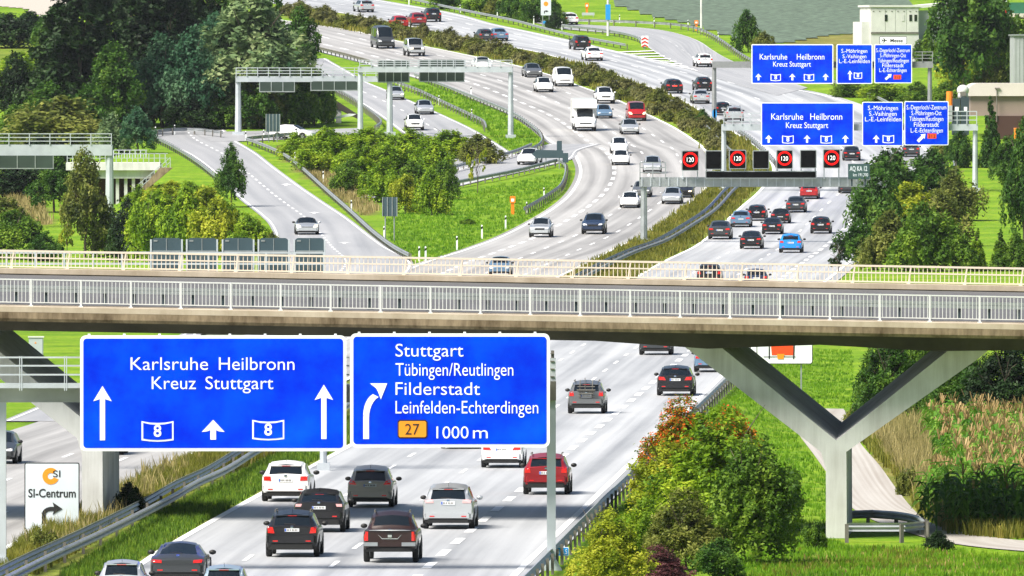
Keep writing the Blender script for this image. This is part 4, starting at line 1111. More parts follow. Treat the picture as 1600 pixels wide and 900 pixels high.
p = gp(1590, 238); o = thing("yellow_container", "yellow box container at the right edge below the beige hall", "container", p); s = F / p.y
mb = MB(); mb.box(-4 / s, 40 / s, 0, 3, 0, 36 / s); mb.build("body", M['yellow'], o)
mb = MB(); mb.box(-4.5 / s, 41 / s, -.08, 3.1, 36 / s, 38 / s); mb.box(-5 / s, -2.6 / s, -.08, .02, 0, 36 / s); mb.box(13 / s, 15 / s, -.05, -.002, 0, 36 / s); mb.build("frame", M['orange'], o)
DG = 1500.0; s = F / DG; zb = float(T((1585 - 800) / s, DG))
o = thing("grey_hall", "grey sheet metal hall corner at the right edge beside the large tree", "building", ((1584 - 800) / s, DG, zb))
mb = MB(); mb.box(0, 9, 0, 12, -.5, ZC - (56 - YH) / s - zb)
for k in range(22): mb.box(.1 + k * .4, .2 + k * .4, -.04, -.001, -.5, ZC - (57 - YH) / s - zb)
mb.build("wall", M['grey_wall'], o); mb = MB(); mb.box(-.15, 9.2, -.2, 12.2, ZC - (56 - YH) / s - zb, ZC - (53.5 - YH) / s - zb); mb.build("roof", M['galv'], o)
DH = 1790.0; s = F / DH; zb = float(T((1580 - 800) / s, DH))
o = thing("low_hall", "low building with a white eave and green roof at the top right corner", "building", ((1545 - 800) / s, DH, zb))
mb = MB(); mb.box(0, 10, 0, 9, -3, ZC - (27 - YH) / s - zb); mb.build("wall", M['beige_wall'], o)
mb = MB(); mb.box(-.2, 10.2, -.3, 9.3, ZC - (27 - YH) / s - zb, ZC - (21 - YH) / s - zb); mb.build("eave", M['tent'], o)
mb = MB(); mb.prism([(0, ZC - (21 - YH) / s - zb), (10, ZC - (21 - YH) / s - zb), (10, ZC - (4 - YH) / s - zb), (0, ZC - (4 - YH) / s - zb)], .5, 9); mb.build("roof", simple('green roof', (.02, .13, .07), .6, var=.1), o)
o = thing("flag_pole", "white pole with a red base mark in front of the green roof", "pole", W(1572, 24, DH - 3))
mb = MB(); mb.tube((0, 0, -2), (0, 0, 6), .14, .1); mb.build("pole", M['white_sign'], o); mb = MB(); mb.tube((0, 0, .3), (0, 0, .8), .16); mb.build("red_mark", M['redwhite_red'], o)
# yard objects between the bushes and the hall
DY = 1398.0; s = F / DY
def yard(name, label, cat, px, py): return thing(name, label, cat, W(px, py, DY))
o = yard("steel_container", "dark steel container pair with white labels in the yard left of the beige hall", "container", 1501, 192)
mb = MB(); mb.box(-13 / s, -1 / s, 0, 2, -1.2, 38 / s); mb.box(.2 / s, 13 / s, -.2, 2, -1.2, 40 / s); mb.build("body", M['dark_box'], o)
mb = MB(); mb.box(-9 / s, -3 / s, -.03, -.002, 19 / s, 25 / s); mb.box(5 / s, 10 / s, -.24, -.202, 19 / s, 25 / s); mb.build("label", M['white_sign'], o)
o = yard("white_tank", "white rounded tank on top of the dark containers in the yard", "tank", 1505, 153)
bm = bmesh.new(); bmesh.ops.create_uvsphere(bm, u_segments=14, v_segments=9, radius=.62, matrix=Matrix.Translation((0, .8, .75)) @ Matrix.Diagonal((1, 1, .9, 1)))
bmesh.ops.create_cone(bm, cap_ends=True, segments=14, radius1=.55, radius2=.5, depth=.5, matrix=Matrix.Translation((0, .8, .25)))
me = bpy.data.meshes.new("tank_shell"); bm.to_mesh(me); bm.free(); me.materials.append(M['container']); me.shade_smooth(); link("tank_shell", me, o)
mb = MB(); mb.box(-.3, .3, .1, .5, .2, .6); mb.build("hatch", M['galv_dark'], o)
o = yard("orange_machine", "small orange and grey machine left of the dark containers in the yard", "machine", 1484, 190)
mb = MB(); mb.box(-.45, .45, 0, .9, 0, 1.6); mb.build("base", M['grey_wall'], o); mb = MB(); mb.tube((0, .45, 1.6), (0, .45, 3.0), .38, .32, 12); mb.build("drum", M['orange'], o)

# ------------------------------------------------------------------ underpass portal on the left
DU = 1292.0; s = F / DU
zb = float(T((180 - 800) / s, DU)) - .3
o = thing("underpass_bridge", "small pale concrete bridge with railings over the hollow, behind the left gantry leg", "bridge", ((105 - 800) / s, DU, zb))
def ux(px): return (px - 105) / s
def uz(py): return ZC - (py - YH) / s - zb
mb = MB(); mb.box(ux(103), ux(250), 0, 5, uz(266), uz(254)); mb.box(ux(112), ux(240), .5, 5, uz(279), uz(266)); mb.build("deck", M['conc'], o)
for px in (112, 183, 196, 208, 221):
    mb = MB(); mb.box(ux(px - 2.5), ux(px + 2.5), .9, 1.4, -1.5, uz(279)); mb.build("column", M['conc'], o)
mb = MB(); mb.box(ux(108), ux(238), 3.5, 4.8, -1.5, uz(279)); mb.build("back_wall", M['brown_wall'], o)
mb = MB(); mb.prism([(ux(250), uz(262)), (ux(270), uz(262)), (ux(222), uz(302)), (ux(214), uz(302))], -.2, 2.2); mb.build("stair", M['conc_brown'], o)
mb = MB()
for yy, x0_, x1_, yb, hh in ((.1, 105, 262, 254, 14), (4.8, 175, 228, 247, 12)):
    mb.bar((ux(x0_), yy, uz(yb - hh)), (ux(x1_), yy, uz(yb - hh)), .06, .06); mb.bar((ux(x0_), yy, uz(yb - hh * .5)), (ux(x1_), yy, uz(yb - hh * .5)), .05, .05)
    px = x0_
    while px < x1_: mb.box(ux(px) - .035, ux(px) + .035, yy - .03, yy + .03, uz(yb), uz(yb - hh)); px += 8.5
for a, c in (((266, 246), (216, 288)), ((266, 253), (216, 295))): mb.bar((ux(a[0]), -.1, uz(a[1])), (ux(c[0]), -.1, uz(c[1])), .06, .06)
for k in range(9):
    t = k / 8; mb.box(ux(266 - 50 * t) - .03, ux(266 - 50 * t) + .03, -.13, -.07, uz(262 + 40 * t), uz(246 + 42 * t))
mb.build("handrail", M['rail_white'], o)
# collector road bridge abutment beside the dark trees
p = gp(535, 192); s = F / p.y
o = thing("underpass_portal", "small pale portal under the collector road beside the dark trees", "underpass", p)
mb = MB(); mb.box(-28 / s, -22 / s, 0, 3, -1, 30 / s); mb.box(-10 / s, -2 / s, 0, 3, -1, 30 / s); mb.build("abutment", M['conc'], o)
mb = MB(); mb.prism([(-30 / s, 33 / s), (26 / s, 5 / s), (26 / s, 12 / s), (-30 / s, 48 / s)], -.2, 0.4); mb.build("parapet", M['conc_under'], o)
mb = MB(); mb.prism([(-24 / s, 4 / s), (16 / s, 11 / s), (22 / s, 14 / s), (10 / s, 14.5 / s), (-16 / s, 8 / s)], -1.2, -.6); mb.build("canopy", M['white_sign'], o)
# ------------------------------------------------------------------ cars
def lerp(a, b, t): return a + (b - a) * t
CAR = {}
def wheel_meshes(r, w):
    mb = MB(); n = 22; prof = [(r * .62, -w / 2), (r * .93, -w / 2), (r, -w / 2 + .04), (r, w / 2 - .04), (r * .93, w / 2), (r * .62, w / 2)]
    k = len(prof)
    for i in range(n):
        a = 2 * math.pi * i / n
        for rr, x in prof: mb.v.append((x, rr * math.cos(a), rr * math.sin(a)))
    for i in range(n):
        for j in range(k):
            mb.f.append((i * k + j, i * k + (j + 1) % k, ((i + 1) % n) * k + (j + 1) % k, ((i + 1) % n) * k + j)); mb.m.append(0)
    ty = mb.mesh("tyre", M['tyre'], 35)
    rm = MB(); rm.tube((-w / 2 + .02, 0, 0), (w / 2 - .02, 0, 0), r * .60, n=n)
    for i in range(5):
        a = 2 * math.pi * i / 5
        for sx in (-1, 1): rm.bar((sx * (w / 2 - .012), .04 * math.cos(a), .04 * math.sin(a)), (sx * (w / 2 - .012), r * .6 * math.cos(a), r * .6 * math.sin(a)), .02, .07)
    return ty, rm.mesh("rim", M['rim'])
WH = {}
def proto(key, L=4.3, Wd=1.80, zb=.24, belt=(.98, .92), hood=(.96, .74), rg=(.04, 1.0, .55, 1.42), roof=(1.2, 1.47), ws=(2.2, 1.44, 3.1, .99), trunk=None, wr=.715, wheel=.32,
          tail=None, tail_mat='tail', rear_plate=.80, light=None, clad=False, rails=False, plate_r='plate', spoiler=True, fins=None, sidewin=None, axles=(.82, .88), low_bump=None, lights_on=False, roof_mat=None, tailpos=None, grille=(.42, .45, .62), bars=None):
    """one car, rear bumper at y=0, nose at y=L; z top line through trunk, rear glass, roof, windscreen, hood"""
    w = Wd / 2
    top = (trunk or []) + [(rg[0], rg[1]), (rg[2], rg[3]), roof, (ws[0], ws[1]), (ws[2], ws[3]), (ws[2] + .08, hood[0]), (L - .38, hood[1] + .06), (L - .10, hood[1]), (L, hood[1] - .12)]
    if top[0][0] > 0: top = [(0, top[0][1] - .04)] + top
    ty_, tz_ = np.array([p[0] for p in top]), np.array([p[1] for p in top])
    ss = sorted(set([round(v, 3) for v in list(ty_) + [.0, .06, .16, .35, L - .04, L - .2, L - .6, L - 1.0] + list(np.linspace(rg[0], rg[2], 4)) + list(np.linspace(ws[0], ws[2], 4)) + list(np.linspace(rg[2], ws[0], 7)) + list(np.linspace(0, L, 12))]))
    ss = [v for i, v in enumerate(ss) if i == 0 or v - ss[i - 1] > .012 or v in (rg[0], rg[2], ws[0], ws[2], L)]
    def plan(y): return np.interp(y, [0, .06, .16, .40, 1.0, L - 1.1, L - .6, L - .25, L - .08, L], [.925, .955, .975, .992, 1, 1, .985, .945, .88, .80])
    def bz_(y): return np.interp(y, [0, .9, L - .8, L], [belt[0], belt[0], belt[1], belt[1]])
    secs = []
    for y in ss:
        zt = float(np.interp(y, ty_, tz_)); p = float(plan(y)) * w; b = min(float(bz_(y)), zt - .035)
        g = float(np.clip((zt - b) / .34, 0, 1)); xr = wr * w * float(np.interp(y, [0, .5, L], [.97, 1, 1]))
        z0 = zb + float(np.interp(y, [0, .5, L - .5, L], [.05, 0, 0, .03]))
        pts = [(0, z0), (.80 * p, z0), (.95 * p, z0 + .06), (.985 * p, z0 + .20), (p, lerp(z0 + .2, b, .52)), (.988 * p, b - .07), (.955 * p, b),
               (lerp(.90 * p, .925 * p, g), lerp(b + .01, b + .02, g)), (lerp(.86 * p, xr + (.925 * p - xr) * .16, g), lerp(b + .018, b + .84 * (zt - b), g)),
               (lerp(.80 * p, xr * .965, g), zt - lerp(.014, .075, g)), (lerp(.72 * p, xr * .88, g), zt - lerp(.006, .018, g)), (.4 * xr, zt + .012 + .015 * g), (0, zt + .02 + .025 * g)]
        secs.append(pts)
    n = len(secs[0]); ns = len(ss)
    body, rgm, wsm, swl, swr = MB(), MB(), MB(), MB(), MB()
    def P(i, j, sx): return (sx * secs[i][j][0], ss[i], secs[i][j][1])
    swin = sidewin or [(rg[2] - .05, lerp(rg[2], ws[0], .46)), (lerp(rg[2], ws[0], .52), ws[0] + (ws[2] - ws[0]) * .62)]
    for i in range(ns - 1):
        ym = .5 * (ss[i] + ss[i + 1])
        for j in range(n - 1):
            for sx in (-1, 1):
                q = [P(i, j, sx), P(i + 1, j, sx), P(i + 1, j + 1, sx), P(i, j + 1, sx)]
                if sx < 0: q = q[::-1]
                if j >= 10 and rg[0] < ym < rg[2]: rgm.add(q, [(0, 1, 2, 3)])
                elif j >= 10 and ws[0] < ym < ws[2]: wsm.add(q, [(0, 1, 2, 3)])
                elif j == 7 and any(a < ym < c for a, c in swin): (swl if sx < 0 else swr).add(q, [(0, 1, 2, 3)])
                else:
                    m = 1 if j <= 1 or (clad and j == 2) else (2 if roof_mat and j >= 8 and rg[0] < ym < ws[2] else 0)
                    body.add(q, [(0, 1, 2, 3)], m)
    for i, rev in ((0, False), (ns - 1, True)):
        for j in range(n - 1):
            q = [P(i, j, -1), P(i, j, 1), P(i, j + 1, 1), P(i, j + 1, -1)]
            body.add(q if not rev else q[::-1], [(0, 1, 2, 3)], 1 if j <= 1 else 0)
    ay = (axles[0], L - axles[1])
    for yc in ay:                                       # black wheel arches
        for sx in (-1, 1):
            r = wheel + .07; arc = [(yc + r * math.cos(a), wheel + r * math.sin(a)) for a in np.linspace(-.15, math.pi + .15, 14)]
            o = len(body.v); k = len(arc)
            for xx in (sx * (w - .30), sx * (w + .004)):
                for yy, zz in arc: body.v.append((xx, yy, max(zz, zb + .01)))
            body.f.append(tuple(range(o + k, o + 2 * k))); body.m.append(1)
            for a in range(k - 1): body.f.append((o + a, o + a + 1, o + k + a + 1, o + k + a)); body.m.append(1)
    root = thing(key, "car", "car")
    def sh(me):                                        # centre the car on its root
        me.transform(Matrix.Translation((0, -L / 2, 0))); return me
    def merge(me):
        bm = bmesh.new(); bm.from_mesh(me); bmesh.ops.remove_doubles(bm, verts=bm.verts, dist=.0005); bmesh.ops.recalc_face_normals(bm, faces=bm.faces); bm.to_mesh(me); bm.free(); return me
    mats = [M['white'], M['trim']] + ([M[roof_mat]] if roof_mat else [])
    bme = merge(body.mesh("body", mats)); bme.shade_smooth(); bme.set_sharp_from_angle(angle=R(38))
    bm = bmesh.new()
    for mbb in (body, rgm, wsm):
        vs_ = [bm.verts.new(v) for v in mbb.v]; bm.verts.ensure_lookup_table()
        for f in mbb.f:
            try: bm.faces.new([vs_[k] for k in f])
            except ValueError: pass
    bvh = BVHTree.FromBMesh(bm); bm.free()
    bo = link("body", sh(bme), root)
    for nm, mbb in (("rear_window", rgm), ("windscreen", wsm), ("side_window", swl), ("side_window", swr)):
        if mbb.f:
            me = merge(mbb.mesh(nm, M['glass'])); me.shade_smooth(); link(nm, sh(me), root)
    def patch(nm, c, mat, rear=True, eps=.014, nx=5, nz=3, parent=root, mirror=False):
        """quad patch c = 4 (x, z) corners, laid on the body seen from behind or ahead"""
        sgs = (1, -1) if mirror else (1,)
        for sg in sgs:
            vs_ = []
            for b_ in range(nz + 1):
                for a_ in range(nx + 1):
                    u, v = a_ / nx, b_ / nz
                    x = lerp(lerp(c[0][0], c[1][0], u), lerp(c[3][0], c[2][0], u), v) * sg; z = lerp(lerp(c[0][1], c[1][1], u), lerp(c[3][1], c[2][1], u), v)
                    o_ = Vector((x, -3 if rear else L + 3, z)); d_ = Vector((0, 1 if rear else -1, 0))
                    h = bvh.ray_cast(o_, d_)
                    if h[0] is None or abs(h[0].y - (0 if rear else L)) > 1.3: h = bvh.find_nearest(Vector((x, .05 if rear else L - .05, z)))
                    nn = h[1] if h[1].dot(d_) < 0 else -h[1]
                    vs_.append(h[0] + (nn * .6 - d_ * .4).normalized() * eps)
            N = len(vs_); back = [v + (Vector((0, .05, 0)) if rear else Vector((0, -.05, 0))) for v in vs_]
            mb = MB(); fs = []
            row = nx + 1
            for b_ in range(nz):
                for a_ in range(nx): fs.append((b_ * row + a_, b_ * row + a_ + 1, (b_ + 1) * row + a_ + 1, (b_ + 1) * row + a_))
            rim_ = [a_ for a_ in range(nx + 1)] + [b_ * row + nx for b_ in range(1, nz + 1)] + [nz * row + a_ for a_ in range(nx - 1, -1, -1)] + [b_ * row for b_ in range(nz - 1, 0, -1)]
            for k in range(len(rim_)): a_, b_ = rim_[k], rim_[(k + 1) % len(rim_)]; fs.append((a_, b_, N + b_, N + a_))
            mb.add(vs_ + back, fs); me = mb.mesh(nm, M[mat]); me.shade_smooth(); me.set_sharp_from_angle(angle=R(50)); q = link(nm, sh(me), parent)
        return q
    # bumpers
    def bumper(rear, z0, z1, mat, out, wd=.95):
        bm = bmesh.new(); hw = w * wd
        yc = (-out / 2 + .06) if rear else (L + out / 2 - .10); dp = out + .22
        bmesh.ops.create_cube(bm, size=1, matrix=Matrix.Translation((0, yc, .5 * (z0 + z1))) @ Matrix.Diagonal((2 * hw, dp, z1 - z0, 1)))
        vv = [e for e in bm.edges if abs(e.verts[0].co.z - e.verts[1].co.z) > .05]
        bmesh.ops.bevel(bm, geom=vv, offset=.12, segments=3, affect='EDGES')
        ee = [e for e in bm.edges if abs(e.verts[0].co.z - e.verts[1].co.z) < .01 and abs(e.verts[0].co.z - z1) < .01]
        bmesh.ops.bevel(bm, geom=ee, offset=.035, segments=2, affect='EDGES')
        me = bpy.data.meshes.new("bumper"); bm.to_mesh(me); bm.free(); me.materials.append(M[mat]); me.shade_smooth(); me.set_sharp_from_angle(angle=R(40))
        return link("bumper", sh(me), root)
    hb = low_bump or (zb + .16, zb + .40)
    bumper(True, hb[0], hb[1], 'white', .07); bumper(False, zb + .12, zb + .36, 'white', .05, .90)
    bumper(True, zb - .02, hb[0] - .005, 'trim', .04, .90); bumper(False, zb - .03, zb + .115, 'trim', .03, .84)
    for ch in root.children:
        if ch.name.startswith("bumper"): pass
    # lights, plates, grille, mirrors
    zt0 = rg[1]
    tl = tail or [(.60, .78), (.97, .80), (.97, .96), (.62, .94)]
    patch("tail_light", [(a * w, z) for a, z in tl], tail_mat, True, mirror=True)
    hl = light or [(.48, hood[1] - .17), (.90, hood[1] - .13), (.93, hood[1] + .0), (.55, hood[1] - .05)]
    patch("headlight", [(a * w, z) for a, z in hl], 'lamp_on' if lights_on else 'lamp', False, mirror=True)
    patch("grille", [(-grille[0] * w, grille[1]), (grille[0] * w, grille[1]), (grille[0] * w * 1.12, grille[2]), (-grille[0] * w * 1.12, grille[2])], 'trim', False, .02)
    bmp_y = -.055
    for rear, z, yv in ((True, rear_plate, None), (False, zb + .24, L + .055)):
        if rear:
            h = bvh.ray_cast(Vector((0, -3, z)), Vector((0, 1, 0))); yv = (h[0].y if h[0] else 0) - .022
            if hb[0] < z < hb[1]: yv = min(yv, -.115)
        mb = MB(); sg = 1 if rear else -1
        mb.box(-.26, .26, min(yv, yv + sg * .02), max(yv, yv + sg * .02), z - .058, z + .058); q = link("number_plate", sh(mb.mesh("number_plate", M[plate_r])), root)
        mb = MB(); x0_ = -.255 if rear else .205; mb.box(x0_, x0_ + .05, min(yv - sg * .004, yv - sg * .001), max(yv - sg * .004, yv - sg * .001), z - .05, z + .05)
        link("country_strip", sh(mb.mesh("country_strip", M['plate_blue'])), q)
        mb = MB()
        for k, xx in enumerate((-.17, -.12, -.06, .02, .07, .13, .18)): mb.box(xx * sg - .017, xx * sg + .017, min(yv - sg * .004, yv - sg * .001), max(yv - sg * .004, yv - sg * .001), z - .032, z + .032)
        link("plate_print", sh(mb.mesh("plate_print", M['galv_dark'])), q)
    patch("badge", [(-.05, zt0 - .09), (.05, zt0 - .09), (.05, zt0 - .01), (-.05, zt0 - .01)], 'chrome', True, .02, 2, 2)
    bms = bmesh.new(); bmesh.ops.create_icosphere(bms, subdivisions=2, radius=1, matrix=Matrix.Diagonal((.125, .07, .085, 1))); mirror_me = bpy.data.meshes.new("mirror"); bms.to_mesh(mirror_me); bms.free()
    mirror_me.materials.append(M['trim']); mirror_me.shade_smooth()
    for sx in (-1, 1):
        q = link("mirror", mirror_me, root); q.location = (sx * (w + .10), ws[0] + (ws[2] - ws[0]) * .60 - L / 2, belt[1] + .09)
    if spoiler:
        mb = MB(); hw = wr * w * .86
        mb.add([(-hw, rg[2] - .10, rg[3] - .005), (hw, rg[2] - .10, rg[3] - .005), (hw, rg[2] + .12, rg[3] + .03), (-hw, rg[2] + .12, rg[3] + .03), (-hw, rg[2] - .10, rg[3] - .03), (hw, rg[2] - .10, rg[3] - .03)],
               [(0, 1, 2, 3), (0, 4, 5, 1)]); mb.box(-.16, .16, rg[2] - .108, rg[2] - .101, rg[3] - .027, rg[3] - .010, 1)
        link("spoiler", sh(mb.mesh("spoiler", [M['white'], M['tail']])), root)
        mb = MB(); mb.tube((0, rg[2] + .25, rg[3] + .02), (0, rg[2] + .05, rg[3] + .22), .008, .005, 5); link("antenna", sh(mb.mesh("antenna", M['trim'])), root)
    if rails:
        for sx in (-1, 1):
            mb = MB(); x = sx * wr * w * .93
            mb.bar((x, rg[2] + .2, roof[1] + .035), (x, ws[0] - .1, roof[1] + .03), .035, .03); mb.bar((x, rg[2] + .22, roof[1] - .04), (x, rg[2] + .22, roof[1] + .04), .03, .04); mb.bar((x, ws[0] - .12, roof[1] - .06), (x, ws[0] - .12, roof[1] + .03), .03, .04)
            link("roof_rail", sh(mb.mesh("roof_rail", M['galv_dark'])), root)
    patch("wiper", [(-.28, zt0 + .05), (.12, zt0 + .03), (.12, zt0 + .055), (-.28, zt0 + .075)], 'trim', True, .02, 3, 1)
    for x in (-.62, .62):
        patch("reflector", [(x * w - .09, hb[0] + .05), (x * w + .09, hb[0] + .05), (x * w + .09, hb[0] + .09), (x * w - .09, hb[0] + .09)], 'tail', True, .13, 2, 1)
    kw = (wheel, .21)
    if kw not in WH: WH[kw] = wheel_meshes(*kw)
    for yc in ay:
        for sx in (-1, 1):
            q = link("wheel", WH[kw][0], root); q.location = (sx * (w - .095), yc - L / 2, wheel)
            link("rim", WH[kw][1], q)
    mb = MB(); mb.box(-w * .7, w * .7, .5, L - .5, zb - .02, zb + .02); link("underbody", sh(mb.mesh("underbody", M['trim'])), root)
    CAR[key] = dict(root=root, L=L, W=Wd, used=False)
    return root, patch, sh, bvh

proto("hatchback", rg=(.05, 1.02, .50, 1.34))
proto("small_hatchback", L=3.7, Wd=1.66, rg=(.05, 1.02, .40, 1.39), roof=(1.0, 1.49), ws=(1.75, 1.45, 2.6, 1.0), hood=(.97, .76), wheel=.30, axles=(.6, .7))
proto("sedan", L=4.75, Wd=1.83, trunk=[(0, .90), (.10, .98), (.55, 1.03)], rg=(.62, 1.05, 1.35, 1.34), roof=(1.9, 1.44), ws=(2.6, 1.41, 3.45, .98), belt=(.95, .90), rear_plate=.74, spoiler=False, wr=.72,
      tail=[(.52, .76), (.97, .76), (.97, .90), (.56, .89)], axles=(1.0, .9), sidewin=[(1.2, 2.05), (2.12, 3.05)])
proto("estate", L=4.65, Wd=1.82, rg=(.10, 1.02, .52, 1.34), roof=(1.5, 1.45), ws=(2.55, 1.41, 3.4, .98), belt=(.95, .90), axles=(1.0, .9), tail=[(.50, .77), (.97, .79), (.96, .95), (.60, .93)], rear_plate=.80)
proto("suv", L=4.6, Wd=1.90, zb=.30, belt=(1.10, 1.04), hood=(1.10, .92), rg=(.06, 1.14, .42, 1.50), roof=(1.3, 1.64), ws=(2.35, 1.60, 3.2, 1.14), wheel=.37, clad=True, rails=True, rear_plate=.98, tail=[(.66, .86), (.97, .88), (.96, 1.10), (.72, 1.08)],
      grille=(.42, .62, .82), low_bump=(.52, .80))
proto("luxury_suv", L=4.8, Wd=1.98, zb=.32, belt=(1.12, 1.06), hood=(1.12, .94), rg=(.10, 1.20, .62, 1.48), roof=(1.4, 1.64), ws=(2.4, 1.60, 3.3, 1.15), wheel=.39, clad=True, rear_plate=.96, tail=[(.70, 1.0), (.97, 1.0), (.96, 1.10), (.66, 1.11)], tail_mat='tail_clear',
      grille=(.42, .64, .84), low_bump=(.56, .82))
proto("crossover", L=4.3, Wd=1.80, zb=.30, belt=(1.06, 1.0), hood=(1.06, .88), rg=(.05, 1.10, .40, 1.43), roof=(1.2, 1.58), ws=(2.15, 1.54, 3.0, 1.08), wheel=.35, clad=True, rails=True, rear_plate=.86, tail=[(.66, .86), (.97, .86), (.95, 1.12), (.70, 1.08)],
      grille=(.42, .58, .76), low_bump=(.50, .74))
proto("mpv", L=4.4, Wd=1.82, zb=.25, belt=(1.02, .97), hood=(1.02, .80), rg=(.05, 1.06, .42, 1.46), roof=(1.3, 1.62), ws=(2.2, 1.57, 3.35, 1.06), wheel=.33, rear_plate=.88, tail=[(.58, .90), (.97, .92), (.97, 1.16), (.70, 1.06)])
proto("large_mpv", L=4.8, Wd=1.91, zb=.26, belt=(1.08, 1.0), hood=(1.04, .84), rg=(.06, 1.12, .46, 1.50), roof=(1.4, 1.66), ws=(2.5, 1.61, 3.6, 1.10), wheel=.35, rear_plate=.98, tail=[(.56, .98), (.97, .98), (.97, 1.12), (.60, 1.11)], tail_mat='tail_clear', low_bump=(.42, .62))
proto("sports_coupe", L=4.45, Wd=1.85, zb=.20, belt=(.86, .84), hood=(.86, .62), trunk=[(0, .74), (.12, .82), (.45, .93)], rg=(.48, .94, 1.45, 1.24), roof=(1.9, 1.29), ws=(2.2, 1.26, 3.1, .88), wheel=.34, wr=.64, rear_plate=.50, tail=[(.56, .66), (.95, .68), (.94, .78), (.58, .76)],
      spoiler=False, axles=(.95, .95), sidewin=[(1.4, 2.9)], low_bump=(.36, .62), light=[(.62, .60), (.90, .62), (.90, .76), (.64, .76)], grille=(.3, .28, .36))
proto("sports_convertible", L=4.2, Wd=1.80, zb=.20, belt=(.84, .82), hood=(.84, .62), trunk=[(0, .72), (.12, .80), (.6, .88)], rg=(.7, .89, 1.2, 1.18), roof=(1.7, 1.24), ws=(2.0, 1.22, 2.7, .86), wheel=.33, wr=.66, rear_plate=.5, tail=[(.56, .64), (.95, .66), (.94, .76), (.58, .74)],
      spoiler=False, axles=(.85, .9), sidewin=[(1.2, 2.5)], low_bump=(.34, .6), light=[(.55, .56), (.92, .58), (.90, .74), (.60, .72)], lights_on=True, roof_mat='trim')
proto("roadster", L=4.1, Wd=1.78, zb=.22, belt=(.92, .88), hood=(.92, .72), trunk=[(0, .84), (.12, .92), (.5, .95)], rg=(.75, .96, 1.25, 1.26), roof=(1.6, 1.32), ws=(2.0, 1.29, 2.75, .92), wheel=.32, wr=.68, rear_plate=.6, spoiler=False, roof_mat='trim', sidewin=[(1.25, 2.5)],
      tail=[(.56, .74), (.95, .76), (.94, .88), (.60, .86)], low_bump=(.36, .62))
proto("minibus", L=5.2, Wd=1.98, zb=.30, belt=(1.25, 1.15), hood=(1.22, .92), rg=(.04, 1.25, .14, 2.2), roof=(1.5, 2.42), ws=(3.6, 2.30, 4.35, 1.28), wheel=.35, wr=.84, rear_plate=.9, tail=[(.86, .9), (.97, .9), (.97, 1.4), (.88, 1.4)], spoiler=False, axles=(1.0, .85),
      sidewin=[(.3, 1.6), (1.7, 2.8), (2.9, 3.9)], grille=(.5, .60, .82), light=[(.52, .80), (.90, .82), (.92, 1.0), (.60, .96)])
proto("delivery_van", L=4.9, Wd=1.94, zb=.26, belt=(1.20, 1.12), hood=(1.16, .88), rg=(.04, 1.22, .12, 1.8), roof=(1.5, 1.95), ws=(3.2, 1.88, 4.0, 1.22), wheel=.34, wr=.86, rear_plate=.9, tail=[(.86, .8), (.97, .8), (.97, 1.3), (.88, 1.3)], spoiler=False, axles=(.9, .9),
      sidewin=[(2.7, 3.5)], grille=(.5, .55, .74), light=[(.55, .72), (.92, .75), (.92, .96), (.62, .92)])
proto("offroader", L=4.3, Wd=1.84, zb=.36, belt=(1.18, 1.14), hood=(1.16, 1.02), rg=(.03, 1.2, .10, 1.78), roof=(1.3, 1.88), ws=(2.55, 1.85, 2.85, 1.2), wheel=.38, wr=.86, clad=True, rear_plate=.8, tail=[(.80, .8), (.95, .8), (.95, 1.0), (.80, 1.0)], spoiler=False, low_bump=(.5, .7),
      grille=(.40, .74, .98), light=[(.50, .82), (.78, .82), (.78, 1.0), (.50, 1.0)], lights_on=True)
r_, patch_, sh_, _ = proto("pickup", L=5.3, Wd=1.90, zb=.42, belt=(1.12, 1.10), hood=(1.14, 1.0), trunk=[(0, 1.13), (.04, 1.17), (1.5, 1.18)], rg=(1.55, 1.26, 1.80, 1.58), roof=(2.4, 1.74), ws=(3.0, 1.70, 3.75, 1.18), wheel=.39, wr=.70, clad=True, rails=True, rear_plate=.66,
      tail=[(.80, .78), (.965, .78), (.965, 1.10), (.80, 1.10)], spoiler=False, axles=(1.25, .95), sidewin=[(1.75, 2.35), (2.42, 3.4)], low_bump=(.58, .76), grille=(.44, .72, .96))
patch_("bed_cover_edge", [(-.72, 1.135), (.72, 1.135), (.72, 1.165), (-.72, 1.165)], 'galv', True, .05, 6, 1)
patch_("tailgate_crease", [(-.28, .84), (.28, .84), (.30, .865), (-.30, .865)], 'chrome', True, .012, 6, 1)
patch_("tailgate_crease", [(.28, .85), (.40, .98), (.41, 1.0), (.28, .875)], 'chrome', True, .012, 3, 1, mirror=True)
patch_("tailgate_handle", [(-.09, 1.0), (.09, 1.0), (.09, 1.06), (-.09, 1.06)], 'trim', True, .03, 2, 1)
patch_("round_emblem", [(-.07, .90), (.07, .90), (.07, .99), (-.07, .99)], 'chrome', True, .03, 3, 2)
for sx in (-1, 1):
    mb = MB(); mb.box(min(sx * .42, sx * .90), max(sx * .42, sx * .90), -.16, -.06, .60, .73); link("step_bumper", sh_(mb.mesh("step_bumper", M['galv'])), r_)
